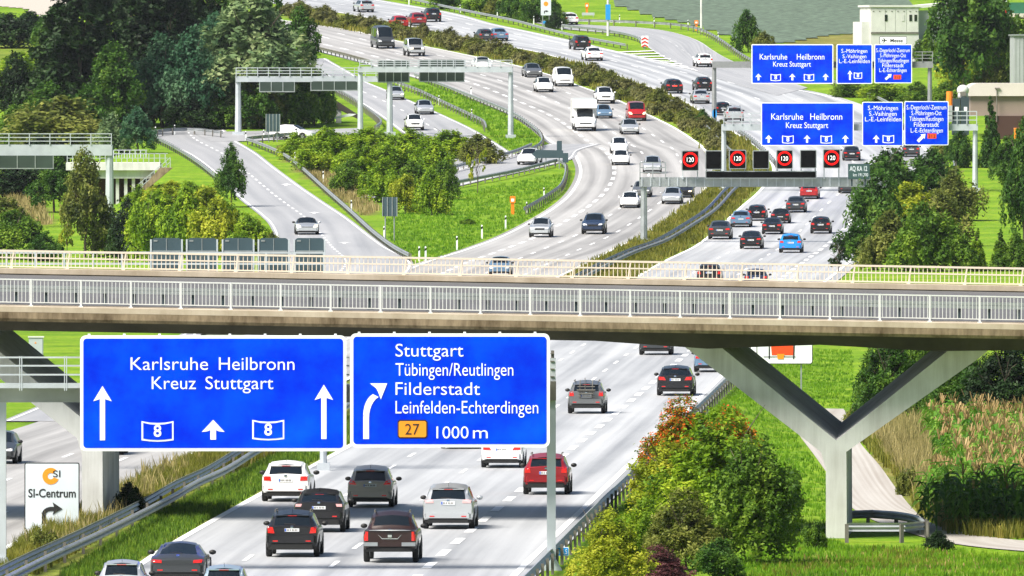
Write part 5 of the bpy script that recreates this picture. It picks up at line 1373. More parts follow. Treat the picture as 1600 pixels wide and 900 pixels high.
# camper with a tall white box
r_, patch_, sh_, _ = proto("camper", L=6.0, Wd=2.0, zb=.32, belt=(1.25, 1.18), hood=(1.22, .92), rg=(.04, 1.3, .12, 1.9), roof=(3.6, 2.1), ws=(4.2, 2.0, 4.95, 1.28), wheel=.35, wr=.84, rear_plate=.9, tail=[(.86, .8), (.97, .8), (.97, 1.1), (.88, 1.1)], spoiler=False, axles=(1.2, .9),
      sidewin=[(4.1, 4.6)], grille=(.5, .58, .80), light=[(.55, .78), (.92, .8), (.92, 1.0), (.62, .96)])
bm = bmesh.new(); bmesh.ops.create_cube(bm, size=1, matrix=Matrix.Translation((0, 1.9, 1.75)) @ Matrix.Diagonal((2.26, 4.1, 2.3, 1))); bmesh.ops.bevel(bm, geom=list(bm.edges), offset=.10, segments=2, affect='EDGES')
bmesh.ops.create_cube(bm, size=1, matrix=Matrix.Translation((0, 4.25, 2.5)) @ Matrix.Diagonal((2.2, 1.2, .78, 1)))
me = bpy.data.meshes.new("box_body"); bm.to_mesh(me); bm.free(); me.materials.append(M['white']); link("box_body", sh_(me), r_)

PROTO_COL = [M['white']]
def place_car(key, x, y, wpx, col, label, rd, front=False, name="car", cat_="car", group=None, roofcol=None, tailmat=None, plate=None, lit=None, yaw=None):
    c = CAR[key]; p = gp(x, y); s = F / p.y
    r = ROADS[rd]; ctr = .5 * (r['L'] + r['R']); k = int(np.argmin(np.hypot(ctr[:, 0] - p.x, (ctr[:, 1] - p.y))))
    k0, k1 = max(0, k - 2), min(len(ctr) - 1, k + 2); t = ctr[k1] - ctr[k0]; t = t / np.linalg.norm(t)
    if t[1] < 0: t = -t                                 # pointing away from the camera
    sc = float(np.clip(wpx / s / c['W'], .93, 1.10))
    Lh = c['L'] * sc / 2
    ctr_p = Vector((p.x + t[0] * Lh, p.y + t[1] * Lh, 0)); ctr_p.z = float(T(ctr_p.x, ctr_p.y)) + r['z']
    hd = -t if front else t
    rz = math.atan2(hd[1], hd[0]) - math.pi / 2 + (yaw or 0)
    slope = (float(T(ctr_p.x + hd[0], ctr_p.y + hd[1])) - float(T(ctr_p.x - hd[0], ctr_p.y - hd[1]))) / 2
    o = dup(c['root'], ctr_p, (math.atan(slope), 0, rz), label, group, (sc, sc, sc))
    o.name = name; o["category"] = cat_
    if not group and "group" in o: del o["group"]
    for ch in o.children:
        base = ch.name.split('.')[0]
        for i, sl in enumerate(ch.material_slots):
            m = None
            if sl.material == M['white'] and base in ("body", "bumper", "spoiler", "box_body"): m = M[col]
            if base == "bumper" and CAR[key].get('clad') and sl.material == M['white']: m = M['trim']
            if base == "mirror" and col in ('white', 'red', 'blue', 'silver') and key not in ('hatchback',): m = M[col] if rng.random() < .4 else None
            if base in ("tail_light",) and tailmat: m = M[tailmat]
            if base == "number_plate" and plate: m = M[plate]
            if base == "headlight" and lit: m = M[lit]
            if m: sl.link = 'OBJECT'; sl.material = m
    return o
OUT, INB = "motorway_outbound", "motorway_inbound"
near = [
 ("small_hatchback", 189, 948, 72, 'silver', "silver hatchback half cut by the bottom edge, left of the sports coupe", OUT),
 ("sports_coupe", 277, 913, 87, 'darkgrey', "dark sports coupe with a black engine lid and red lamps, at the bottom left", OUT),
 ("small_hatchback", 349, 957, 76, 'lightblue', "pale blue car of which only the roof and antenna show at the bottom edge", OUT),
 ("suv", 456, 873, 83, 'black', "black off-road car with roof rails, lowest of the left lane cluster", OUT),
 ("luxury_suv", 498, 834, 80, 'black', "black luxury off-road car with white roof between the white hatchback and the black one", OUT),
 ("hatchback", 446, 786, 76, 'white', "white hatchback with red lamps beside the median, in front of the dark luxury car", OUT),
 ("mpv", 578, 795, 72, 'taupe', "taupe family van with large red lamps, just below the large blue sign", OUT),
 ("pickup", 609, 882, 85, 'brown', "dark brown pickup truck with orange red lamps, lowest in the middle lane", OUT),
 ("large_mpv", 700, 829, 80, 'silver', "silver white family van with a big dark rear window, beside the block lane line", OUT),
 ("estate", 784, 733, 66, 'white', "white car half hidden by the lower edge of the right blue sign", OUT),
 ("hatchback", 718, 703, 60, 'black', "dark car almost wholly hidden behind the right blue sign", OUT),
 ("crossover", 853, 775, 72, 'darkred', "dark red off-road car behind the tall right gantry leg", OUT),
 ("crossover", 916, 648, 58, 'grey', "grey brown off-road car with a bicycle carrier on its tailgate", OUT),
 ("estate", 1055, 620, 58, 'black', "black estate car under the bridge near the white pier", OUT),
 ("hatchback", 1024, 556, 51, 'darkgrey', "dark car cut off by the bridge underside, only its bumper and wheels showing", OUT),
 ("sedan", 1110, 583, 52, 'steel', "steel blue saloon half hidden by the left arm of the white pier", OUT),
 ("suv", 1108, 447, 38, 'black', "dark off-road car just behind the far bridge railing, left one", OUT),
 ("hatchback", 1181, 452, 34, 'navy', "dark blue car behind the far bridge railing, right of the dark off-road car", OUT),
 ("sedan", 1076, 468, 36, 'black', "dark saloon glimpsed between the bridge railings", OUT),
 ("sedan", 1124, 375, 36, 'darkgrey', "dark grey saloon nearest the median rail, left of the outbound pack", OUT),
 ("sedan", 1173, 390, 35, 'black', "black saloon in the middle lane left of the bright blue car", OUT),
 ("hatchback", 1235, 396, 36, 'blue', "bright blue hatchback, the nearest of the outbound pack", OUT),
 ("sedan", 1157, 356, 32, 'steel', "blue silver saloon above the dark grey saloon", OUT),
 ("estate", 1182, 346, 30, 'black', "black estate car beside the median, upper left of the outbound pack", OUT),
 ("sedan", 1206, 367, 32, 'black', "black saloon with a pale roof in the centre of the outbound pack", OUT),
 ("roadster", 1219, 350, 30, 'black', "black soft top convertible in the middle lane of the outbound pack", OUT),
 ("sedan", 1243, 333, 31, 'darkgrey', "dark saloon with a gleaming roof just below the red hatchback", OUT),
 ("hatchback", 1282, 366, 32, 'black', "black hatchback alone in the right lane above the bright blue car", OUT),
 ("hatchback", 1264, 312, 29, 'red', "red hatchback just under the display gantry beam", OUT),
 ("estate", 1324, 303, 29, 'darkgrey', "dark grey estate with an amber plate below the dark green name plate", OUT),
 ("sedan", 1331, 252, 26, 'black', "black saloon between the rightmost 120 display and the blue sign above", OUT),
 ("hatchback", 1424, 246, 27, 'darkgrey', "dark car top peeping out between the bushes and the blue sign", OUT),
 ("suv", 1148, 192, 29, 'silver', "silver off-road car behind the railing left of the nearer blue signs", OUT),
 ("hatchback", 1130, 181, 19, 'black', "black car beside the left leg of the farther gantry", OUT),
 ("sedan", 1096, 163, 27, 'silver', "silver saloon in the outbound lanes left of the farther gantry leg", OUT),
 ("suv", 1101, 143, 25, 'black', "black off-road car above the silver saloon, left of the gantry leg", OUT),
 ("estate", 1054, 147, 28, 'black', "black estate with a red lit plate beside the shrub median", OUT),
 ("suv", 1102, 106, 25, 'white', "white off-road car merging from the exit road", OUT),
 ("sedan", 930, 96, 27, 'white', "white saloon in the far outbound lanes below the black one", OUT),
 ("suv", 911, 79, 26, 'black', "black off-road car in the far outbound lanes above the white saloon", OUT),
 ("sedan", 783, 65, 25, 'steel', "blue silver saloon above the shrub median, right of a half hidden dark car", OUT),
 ("hatchback", 760, 66, 24, 'darkgrey', "dark car half hidden by the median shrubs, left of the blue silver saloon", OUT),
 ("suv", 678, 35, 25, 'black', "black off-road car, rightmost of the row of three at the top", OUT),
 ("hatchback", 655, 41, 26, 'darkred', "dark red car, middle of the row of three at the top", OUT),
 ("hatchback", 627, 46, 25, 'red', "bright red car, leftmost of the row of three at the top", OUT),
 ("estate", 574, 20, 26, 'silver', "silver estate alone at the very top of the outbound lanes", OUT),
 ("estate", 893, 40, 24, 'white', "white car on the exit road below the white board", "exit_road"),
]
facing = [
 ("minibus", 604, 77, 33, 'darkgrey', "dark grey minibus with a tall windscreen in the far inbound lanes", INB, dict(name="minibus", cat_="minibus")),
 ("offroader", 652, 89, 29, 'silver', "boxy silver off-road car with lit lamps below the dark minibus", INB, {}),
 ("sedan", 757, 112, 27, 'white', "white saloon behind the beam of the rear upper left gantry", INB, {}),
 ("sedan", 835, 122, 27, 'grey', "dark grey saloon beside the median, above the white saloon and van", INB, {}),
 ("hatchback", 852, 145, 27, 'white', "white hatchback with a dark grille left of the white delivery van", INB, {}),
 ("delivery_van", 883, 136, 29, 'white', "white delivery van with an amber plate beside the median", INB, dict(name="delivery_van", cat_="van", plate='plate_yellow')),
 ("suv", 947, 163, 29, 'white', "white off-road car beside the shrub median", INB, {}),
 ("hatchback", 945, 186, 25, 'steel', "blue grey hatchback with an amber plate right of the white camper", INB, dict(plate='plate_yellow')),
 ("delivery_van", 996, 190, 29, 'red', "red van with lit lamps beside the median", INB, dict(name="delivery_van", cat_="van", lit='lamp_on')),
 ("camper", 915, 206, 34, 'white', "tall white camper with an overcab box in the inbound lanes", INB, dict(name="camper_van", cat_="camper")),
 ("hatchback", 985, 211, 28, 'silver', "silver hatchback with lit lamps below the red van", INB, dict(lit='lamp_on')),
 ("estate", 970, 259, 28, 'white', "white estate car in the middle of the inbound bend", INB, {}),
 ("mpv", 968, 241, 26, 'white', "white family car close behind the white estate in the inbound bend", INB, {}),
 ("mpv", 1019, 272, 29, 'silver', "silver family van above the left railing of the display gantry", INB, {}),
 ("estate", 983, 326, 29, 'white', "white car with a dark front left of the white gantry leg", INB, dict(lit='lamp_on')),
 ("hatchback", 1002, 309, 27, 'grey', "grey car half hidden behind the white gantry leg", INB, {}),
 ("estate", 1049, 320, 31, 'silver', "silver estate right of the white gantry leg", INB, {}),
 ("hatchback", 1068, 310, 28, 'black', "black car half hidden behind the silver estate, one lamp lit", INB, dict(lit='lamp_on')),
 ("suv", 843, 372, 34, 'silver', "silver off-road car nearest the tip of the grass island", INB, {}),
 ("suv", 926, 367, 36, 'navy', "dark blue off-road car in the middle of the inbound lanes", INB, {}),
 ("hatchback", 780, 432, 35, 'steel', "blue car just behind the far bridge railing in the inbound lanes", INB, {}),
 ("estate", 620, 157, 25, 'silver', "silver car with a lit lamp on the collector road behind the gantry leg", "collector_road", dict(lit='lamp_on')),
 ("estate", 665, 180, 27, 'silver', "silver white car on the collector road, middle of three", "collector_road", {}),
 ("suv", 649, 205, 28, 'white', "white off-road car with dark front on the collector road, lowest of three", "collector_road", {}),
 ("sedan", 822, 259, 31, 'white', "white saloon on the loop road left of the arrow board", "loop_road", {}),
 ("sports_convertible", 480, 368, 37, 'silver', "silver sports car with bright lamps alone on the slip road", "slip_road", {}),
 ("estate", -7, 727, 62, 'darkgrey', "dark car cut by the left edge behind the gantry leg", INB, {}),
 ("estate", 160, 713, 62, 'black', "dark car hidden behind the large left blue sign beside the pier stem", INB, {}),
]
for c in near:
    kw = {}
    if "amber" in c[5]: kw['plate'] = 'plate_yellow'
    if c[0] == "pickup": kw.update(name="pickup_truck", cat_="pickup")
    if "red lit" in c[5]: kw['plate'] = 'brake_on'
    o = place_car(*c, **kw)
    if "bicycle carrier" in c[5]:
        mb = MB()
        for x in (-.30, .30):
            mb.tube((x, -2.22, .80), (x, -2.24, 1.35), .022); mb.tube((x, -2.24, 1.35), (x, -1.75, 1.62), .022); mb.tube((x, -2.22, .80), (x, -2.10, .62), .022)
        for z in (.86, 1.10, 1.32): mb.tube((-.42, -2.27, z), (.42, -2.27, z), .022)
        mb.box(-.45, .45, -2.42, -2.26, 1.14, 1.19); mb.box(-.36, .36, -2.38, -2.26, .98, 1.02); mb.tube((-.05, -2.3, 1.2), (-.05, -2.3, 1.75), .016)
        mb.build("bicycle_carrier", M['galv_dark'], o)
for k_, x, y, wp, col, lab, rd, kw in facing:
    place_car(k_, x, y, wp, col, lab, rd, True, **kw)
p = gp(458, 219); c = CAR["estate"]
o = dup(c['root'], p + Vector((0, 2, .07)), (0, 0, R(-115)), "white estate crossing on the slip road bend behind the bushes"); o.name = "car"
for k_, c in CAR.items():                                # the prototypes themselves are not part of the scene
    for ch in list(c['root'].children):
        for g2 in list(ch.children): bpy.data.objects.remove(g2)
        bpy.data.objects.remove(ch)
    bpy.data.objects.remove(c['root'])
# ------------------------------------------------------------------ trees and bushes
def leaf_cloud(seed, lobes, n, size, clump=26, flat=.0, fill=.35, up=.35, asp=1.7, clsig=.17, zs=2.0):
    """leaf quads spread in clumps over and inside a set of ellipsoid lobes (cx, cy, cz, rx, ry, rz)"""
    g = np.random.default_rng(seed)
    lob = np.array(lobes, float); area = (lob[:, 3] * lob[:, 4] * lob[:, 5]) ** (2 / 3); pr = area / area.sum()
    nc = max(4, n // clump)
    li = g.choice(len(lob), nc, p=pr)
    d = g.normal(size=(nc, 3)); d /= np.linalg.norm(d, axis=1)[:, None]; d[:, 2] = np.where((d[:, 2] < -.35) & (g.random(nc) < .7), -d[:, 2], d[:, 2])
    r = np.where(g.random(nc) < fill, g.uniform(.35, .9, nc), g.uniform(.86, 1.10, nc))
    cc = lob[li, :3] + d * lob[li, 3:] * r[:, None]
    k = g.integers(0, nc, n); sig = lob[li[k], 3:].mean(1) * clsig
    p = cc[k] + g.normal(size=(n, 3)) * sig[:, None] * np.array([1, 1, .75 if zs < 1.2 else 1.3 / zs])
    nrm = d[k] * .55 + g.normal(size=(n, 3)) * .55 + np.array([0, 0, up]); nrm /= np.linalg.norm(nrm, axis=1)[:, None]
    t = np.cross(nrm, g.normal(size=(n, 3))); t /= np.linalg.norm(t, axis=1)[:, None] + 1e-9; b = np.cross(nrm, t)
    s = size * g.uniform(.6, 1.35, n)[:, None]
    a_, b_ = t * s * asp * .5, b * s * .5
    q_ = np.array([1, 1, 1 / zs]); a_ = a_ * q_; b_ = b_ * q_
    V = np.stack([p - a_, p - b_ * .9 + a_ * .1, p + a_, p + b_ * .9 + a_ * .1], 1)
    V[:, 1] += nrm * s * .12 * q_; V[:, 3] += nrm * s * .12 * q_
    keep = V[:, :, 2].min(1) > -.02
    V = V[keep]; m = len(V)
    return V.reshape(-1, 3), np.arange(m * 4).reshape(m, 4)

def trunk_mesh(seed, h, r, limbs, spread, lean=.05, h0=0.0):
    g = np.random.default_rng(seed); mb = MB(); p = Vector((0, 0, -.15)); pts = [p]
    for k in range(4):
        p = Vector((lean * g.normal() * (k + 1), lean * g.normal() * (k + 1), h * (k + 1) / 4)); pts.append(p)
    rr = np.linspace(r, r * .25, 5)
    for k in range(4): mb.tube(pts[k], pts[k + 1], rr[k], rr[k + 1], 7)
    for i in range(limbs):
        a = 2 * math.pi * i / limbs + g.uniform(-.4, .4); t = g.uniform(.25 if h0 == 0 else h0, .9); k = min(3, int(t * 4)); base = pts[k].lerp(pts[k + 1], t * 4 - k)
        e = base + Vector((math.cos(a) * spread, math.sin(a) * spread, spread * g.uniform(.4, 1.0))) * g.uniform(.55, 1.0)
        md = base.lerp(e, .5) + Vector((0, 0, spread * .08))
        mb.tube(base, md, r * .38, r * .25, 5); mb.tube(md, e, r * .25, r * .07, 5)
    return mb.mesh("trunk", M['bark'], 60)

def ring_lobes(seed, n, R0, z0, z1, rl, squash=.85, top=True):
    g = np.random.default_rng(seed); o = []
    for i in range(n):
        a = 2 * math.pi * i / n + g.uniform(-.3, .3); rr = R0 * g.uniform(.55, 1.0); f = g.uniform(.75, 1.2)
        o.append((math.cos(a) * rr, math.sin(a) * rr, g.uniform(z0, z1), rl * f, rl * f, rl * f * squash))
    if top: o.append((g.uniform(-.1, .1), g.uniform(-.1, .1), z1 + rl * .35, rl * 1.1, rl * 1.1, rl))
    return o

VEG = {}
def vproto(key, V, Fc, trunk, crown="crown", tn="trunk"):
    VEG[key] = (np_mesh(crown, V, Fc, L['mid']), trunk, crown, tn)
# unit plants: radius about 1, height 1 (scaled to the photograph)
for i in range(4):                                          # broad bushes reaching the ground
    lob = ring_lobes(10 + i, 8, .62, .18, .50, .36, .9) + ring_lobes(30 + i, 4, .3, .50, .68, .26, .9)
    vproto("bush%d" % i, *leaf_cloud(50 + i, lob, 8500, .062, 30, zs=1.6), trunk_mesh(60 + i, .75, .035, 7, .55), "foliage", "stems")
for i in range(2):                                          # large foreground bushes, finer leaves
    lob = ring_lobes(110 + i, 11, .66, .16, .46, .34, .8) + ring_lobes(130 + i, 8, .52, .46, .68, .30, .7) + [(0, 0, .72, .42, .42, .24)]
    vproto("bigbush%d" % i, *leaf_cloud(150 + i, lob, 20000, .042, 34, clsig=.15), trunk_mesh(160 + i, .85, .03, 9, .6), "foliage", "stems")
for i in range(3):                                          # round headed trees
    lob = ring_lobes(210 + i, 8, .60, .38, .62, .36, .62) + ring_lobes(230 + i, 6, .40, .60, .82, .30, .6)
    vproto("tree%d" % i, *leaf_cloud(250 + i, lob, 12000, .060, 30), trunk_mesh(260 + i, .85, .05, 9, .6, .03))
for i in range(2):                                          # tall full dark trees, crown to the ground
    lob = [(0, 0, .95, .25, .25, .10)]
    g_ = np.random.default_rng(300 + i)
    for z in np.linspace(.08, .88, 9):
        for k in range(4):
            a = g_.uniform(0, 6.28); rr = .55 * (1 - .55 * z) * g_.uniform(.6, 1.1); lob.append((math.cos(a) * rr, math.sin(a) * rr, z, .36 * (1.1 - .45 * z), .36 * (1.1 - .45 * z), .10))
    vproto("tall%d" % i, *leaf_cloud(350 + i, lob, 22000, .062, 30, up=.1, zs=4.2), trunk_mesh(360 + i, .95, .05, 8, .45, .02))
lob = [(0, 0, z, .62 * (1 - z) + .05, .62 * (1 - z) + .05, .07) for z in np.linspace(.05, .96, 14)]
vproto("conifer", *leaf_cloud(401, lob, 5200, .085, 22, up=.1, asp=2.0, zs=2.8), trunk_mesh(402, .95, .05, 6, .2, .01))
lob = ring_lobes(410, 9, .7, .22, .95, .16, .55, False)
vproto("sapling", *leaf_cloud(411, lob, 900, .085, 16), trunk_mesh(412, .95, .035, 12, .5, .02))
lob = ring_lobes(420, 11, .55, .25, .92, .24, .5)
vproto("openbush", *leaf_cloud(421, lob, 2400, .075, 22), trunk_mesh(422, .9, .04, 12, .6, .03))
lob = ring_lobes(430, 7, .6, .10, .45, .30, 1.2, False)
vproto("scrub", *leaf_cloud(431, lob, 3600, .075, 20, up=.6, asp=2.4, clsig=.22, zs=1.1), trunk_mesh(432, .7, .03, 9, .5), "foliage", "stems")

def plant(key, x, yb, wpx, hpx, fam, label, cat_="bush", name=None, group=None, back=0.0, sink=.03):
    """plant with its base on the ground under pixel (x, yb), wpx wide and hpx high in the photograph"""
    p = gp(x, yb); s = F / p.y
    if back: p = Vector((p.x * (p.y + back) / p.y, p.y + back, 0)); p.z = float(T(p.x, p.y))
    crown, trunk, cn, tn = VEG[key]
    w, h = wpx / s / 2, hpx / s
    o = thing(name or (cat_.replace(" ", "_")), label, cat_, p, rng.uniform(0, 6.28), group)
    o.location.z -= h * sink
    rx = w * rng.uniform(.95, 1.05)
    o.scale = (rx, w, h)
    c = link(cn, crown, o); c.material_slots[0].link = 'OBJECT'; c.material_slots[0].material = L[fam]
    link(tn, trunk, o)
    return o

TL = [  # upper left wood and slopes
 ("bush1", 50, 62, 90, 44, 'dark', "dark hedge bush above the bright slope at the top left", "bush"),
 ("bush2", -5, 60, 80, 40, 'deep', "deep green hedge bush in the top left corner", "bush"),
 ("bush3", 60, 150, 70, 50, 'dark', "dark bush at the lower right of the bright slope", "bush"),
 ("bush0", 300, 215, 110, 46, 'dark', "low dark bush behind the far end of the slip road rail", "bush"),
 ("bush1", 345, 214, 100, 60, 'deep', "low dark bush left of the tall gantry leg under the willow", "bush"),
 ("bush2", 400, 213, 110, 76, 'olive', "olive bush under the willow right of the tall gantry leg", "bush"),
 ("bush3", 450, 211, 110, 84, 'mid', "green bush under the right half of the willow", "bush"),
 ("bush0", 490, 209, 80, 90, 'mid', "green bush at the right end of the wood beside the inner gantry leg", "bush"),
 ("bush1", 215, 376, 70, 60, 'bright', "bright bush at the foot of the bank beside the dark one", "bush"),
 ("bush3", 350, 372, 90, 60, 'bright', "bright bush on the bank below the small round tree", "bush"),
 ("bush2", 270, 330, 90, 46, 'yellow', "yellow green bush at the top left of the bank thicket", "bush"),
 ("bush0", 400, 388, 60, 44, 'yellow', "yellow green bush on the bank edge near the slip road line", "bush"),
 ("bush1", 165, 400, 70, 60, 'olive', "olive bush between the slender tree and the dark bush", "bush"),
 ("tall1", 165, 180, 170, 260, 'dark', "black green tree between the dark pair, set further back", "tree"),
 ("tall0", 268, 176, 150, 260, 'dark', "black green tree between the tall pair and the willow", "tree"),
 ("tall1", 350, 110, 110, 180, 'deep', "deep green tree behind the top of the willow", "tree"),
 ("tree2", 95, 190, 110, 110, 'dark', "dark round tree at the left foot of the black green wood", "tree"),
 ("tree1", 330, 180, 120, 120, 'teal', "blue green tree tucked between the dark wood and the willow", "tree"),
 ("tree2", 425, 175, 130, 120, 'willow', "grey green tree behind the railing of the long gantry", "tree"),
 ("tree0", 75, 225, 120, 80, 'deep', "deep green tree above the pale mound of shrubs", "tree"),
 ("tree0", 215, 240, 70, 60, 'teal', "small blue green tree right of the pale mound of shrubs", "tree"),
 ("bush2", 245, 380, 110, 80, 'bright', "bright bush low on the bank, in front of the leftmost bank bush", "bush"),
 ("bush0", 320, 372, 100, 80, 'yellow', "yellow green bush high in the middle of the bank thicket", "bush"),
 ("bush3", 215, 330, 60, 40, 'bright', "bright bush under the columns of the pale underpass bridge", "bush"),
 ("bush1", 300, 330, 80, 46, 'bright', "bright bush at the top of the bank beside the slip road rail", "bush"),
 ("tree1", 60, 300, 110, 70, 'dark', "black green tree in the hollow under the left gantry sign", "tree"),
 ("bush0", 10, 370, 90, 60, 'olive', "olive bush on the brown slope at the left edge", "bush"),
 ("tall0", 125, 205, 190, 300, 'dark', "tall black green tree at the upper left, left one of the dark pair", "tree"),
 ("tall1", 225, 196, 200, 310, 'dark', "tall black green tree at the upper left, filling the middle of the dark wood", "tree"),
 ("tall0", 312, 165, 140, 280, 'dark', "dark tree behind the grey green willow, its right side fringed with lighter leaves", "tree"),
 ("tree0", 175, 212, 120, 120, 'deep', "low dark tree at the foot of the black green pair, left", "tree"),
 ("tree1", 255, 212, 130, 120, 'teal', "blue green tree below the dark wood, left of the willow", "tree"),
 ("tree2", 385, 212, 240, 175, 'willow', "wide grey green willow behind the left leg of the long gantry", "tree"),
 ("tree1", 300, 214, 110, 130, 'teal', "smaller blue green tree at the left foot of the willow", "tree"),
 ("tall1", 415, 130, 90, 170, 'deep', "open topped tree against the motorway at the top, left of the inbound lanes", "tree"),
 ("tree0", 470, 150, 80, 110, 'deep', "dark round tree directly left of the inbound motorway edge", "tree"),
 ("tree2", 455, 208, 130, 105, 'mid', "mid green tree behind the right half of the long gantry", "tree"),
 ("bush1", 505, 205, 60, 62, 'mid', "green bush left of the small portal under the collector road", "bush"),
 ("bush0", 405, 214, 90, 70, 'deep', "dark bush behind the twin post sign at the slip road bend", "bush"),
 ("bush2", 100, 246, 215, 92, 'olive', "broad pale green mound of shrubs behind the gantry at the left edge", "bush"),
 ("bush3", 175, 244, 80, 66, 'willow', "rounded grey green shrub at the right end of the pale mound", "bush"),
 ("bush1", 30, 240, 110, 75, 'mid', "green shrub at the left edge behind the left gantry railing", "bush"),
 ("tree1", 25, 200, 90, 95, 'dark', "black green thicket at the left edge below the bright slope", "tree"),
 ("bush3", 20, 75, 120, 52, 'dark', "dark hedge tree at the top left below the lane", "tree"),
 ("bush0", 70, 80, 60, 55, 'deep', "green hedge tree left of the tall dark pair at the top", "tree"),
 ("bush1", 25, 132, 120, 50, 'bright', "sunlit green shrub on the bright slope at the left edge", "bush"),
 ("bush2", 20, 312, 130, 55, 'dark', "dark shrub in the hollow below the left gantry", "bush"),
 ("tree0", 85, 332, 90, 75, 'deep', "deep green tree in the hollow left of the pale underpass bridge", "tree"),
 ("bush0", 20, 405, 110, 75, 'mid', "green bush at the left edge just above the bridge railing", "bush"),
 ("bush3", 70, 408, 70, 45, 'deep', "low dark bush above the left bridge railing", "bush"),
 ("openbush", 105, 396, 40, 60, 'yellow', "yellow green shrub left of the slender tree above the bridge", "bush"),
 ("tree0", 132, 402, 96, 140, 'olive', "slender olive tree in front of the underpass bridge", "tree"),
 ("bush2", 198, 408, 85, 95, 'dark', "dark bush right of the slender olive tree", "bush"),
 ("bush0", 238, 408, 90, 105, 'bright', "bright green bush on the bank, leftmost of the bank thicket", "bush"),
 ("bush1", 290, 402, 100, 110, 'bright', "bright green bush in the middle of the bank thicket, tallest", "bush"),
 ("bush2", 343, 402, 95, 92, 'yellow', "yellow green bush on the bank behind the grey panels", "bush"),
 ("bush3", 390, 398, 85, 62, 'bright', "bright green bush at the right end of the bank thicket beside the slip road", "bush"),
 ("bush1", 260, 350, 90, 55, 'yellow', "yellow green bush high on the bank below the stair", "bush"),
 ("tree1", 362, 324, 60, 80, 'deep', "small dark round tree beside the left edge of the slip road", "tree"),
 ("bush2", 425, 400, 36, 36, 'olive', "small olive bush touching the slip road edge", "bush"),
]
for a in TL: plant(*a, back=22 if (a[2] < 216 and 240 < a[1] < 520) else 0)
isl = "bushes of the thicket on the grass island"
for k, (key, x, yb, w, h, fam, lab) in enumerate([
 ("bush0", 462, 250, 70, 42, 'bright', "bright bush at the upper left corner of the island thicket"),
 ("bush1", 515, 242, 90, 42, 'bright', "bright bush at the top of the island thicket below the white gantry leg"),
 ("bush2", 580, 240, 90, 40, 'mid', "green bush at the top of the island thicket below the inner gantry leg"),
 ("bush3", 640, 244, 90, 42, 'bright', "bright bush at the top of the island thicket below the collector cars"),
 ("bush0", 700, 248, 90, 44, 'mid', "green bush at the top right of the island thicket"),
 ("bush1", 752, 256, 80, 46, 'olive', "olive bush at the right end of the island thicket above the loop road"),
 ("bush2", 500, 272, 80, 50, 'mid', "green bush at the left of the island thicket beside the brown grass"),
 ("bush3", 560, 278, 90, 60, 'bright', "bright bush in the centre left of the island thicket"),
 ("bush0", 622, 276, 90, 62, 'mid', "green bush in the centre of the island thicket"),
 ("bush1", 680, 284, 80, 62, 'bright', "bright bush in the centre right of the island thicket"),
 ("bush2", 545, 302, 66, 52, 'deep', "green bush low in the left half of the island thicket"),
 ("bush3", 598, 316, 80, 66, 'bright', "bright bush just above the twin post sign"),
 ("bush0", 634, 334, 60, 60, 'yellow', "yellow green bush at the lower tip of the island thicket"),
 ("bush1", 676, 336, 62, 72, 'mid', "dark based green bush at the lower right of the island thicket"),
 ("bush2", 695, 312, 56, 60, 'deep', "green bush above the lower right one, left of the sapling"),
 ("bush3", 645, 300, 66, 48, 'deep', "shaded bush in the middle of the island thicket"),
]): plant(key, x, yb, w * 1.12, h, {'mid': 'bright', 'deep': 'mid'}.get(fam, fam), lab, "bush", None, isl)
plant("sapling", 746, 302, 46, 84, 'yellow', "thin yellow leaved sapling on the grass island beside the loop road", "tree", "sapling")
plant("bush2", 733, 352, 30, 10, 'mid', "tiny low shrub alone on the bright island lawn", "bush")

# shrubs along the median of the far carriageways
mg = "dry shrubs along the far median"
mid_line = [(440, 32), (480, 37), (520, 43), (560, 49), (600, 57), (640, 65), (680, 74), (715, 83), (750, 91), (785, 98), (820, 107), (850, 115), (880, 124), (905, 131), (930, 139), (955, 149), (980, 159), (1005, 169), (1030, 182), (1052, 194), (1075, 208), (1098, 222)]
keys = ["scrub", "bush0", "scrub", "bush2", "scrub", "bush1", "scrub", "bush3"]
for k, (x, y) in enumerate(mid_line):
    for j in (0, 1):
        kk = keys[(k * 2 + j * 3) % 8]
        plant(kk, x + 24 * j + rng.uniform(-5, 5), y - 4 + rng.uniform(-4, 2) + 3 * j, rng.uniform(40, 58), rng.uniform(20, 30), ['dry', 'olive', 'dry', 'dry', 'olive'][(k + 2 * j) % 5],
              "dry olive brown shrub in the long row along the far median", "shrub", "shrub", mg)
for k, (x, y, w, h, fam) in enumerate([(1120, 236, 50, 30, 'dry'), (1140, 255, 46, 24, 'dry'), (1098, 205, 40, 34, 'deep'), (1125, 215, 36, 28, 'olive')]):
    plant("scrub" if fam == 'dry' else "bush1", x, y, w, h, fam, ["straw coloured scrub below the left leg of the nearer blue sign gantry", "straw coloured scrub between the median rails above the displays", "dark green bush at the lower end of the median shrub row", "olive bush at the foot of the farther gantry leg"][k], "shrub", "shrub")

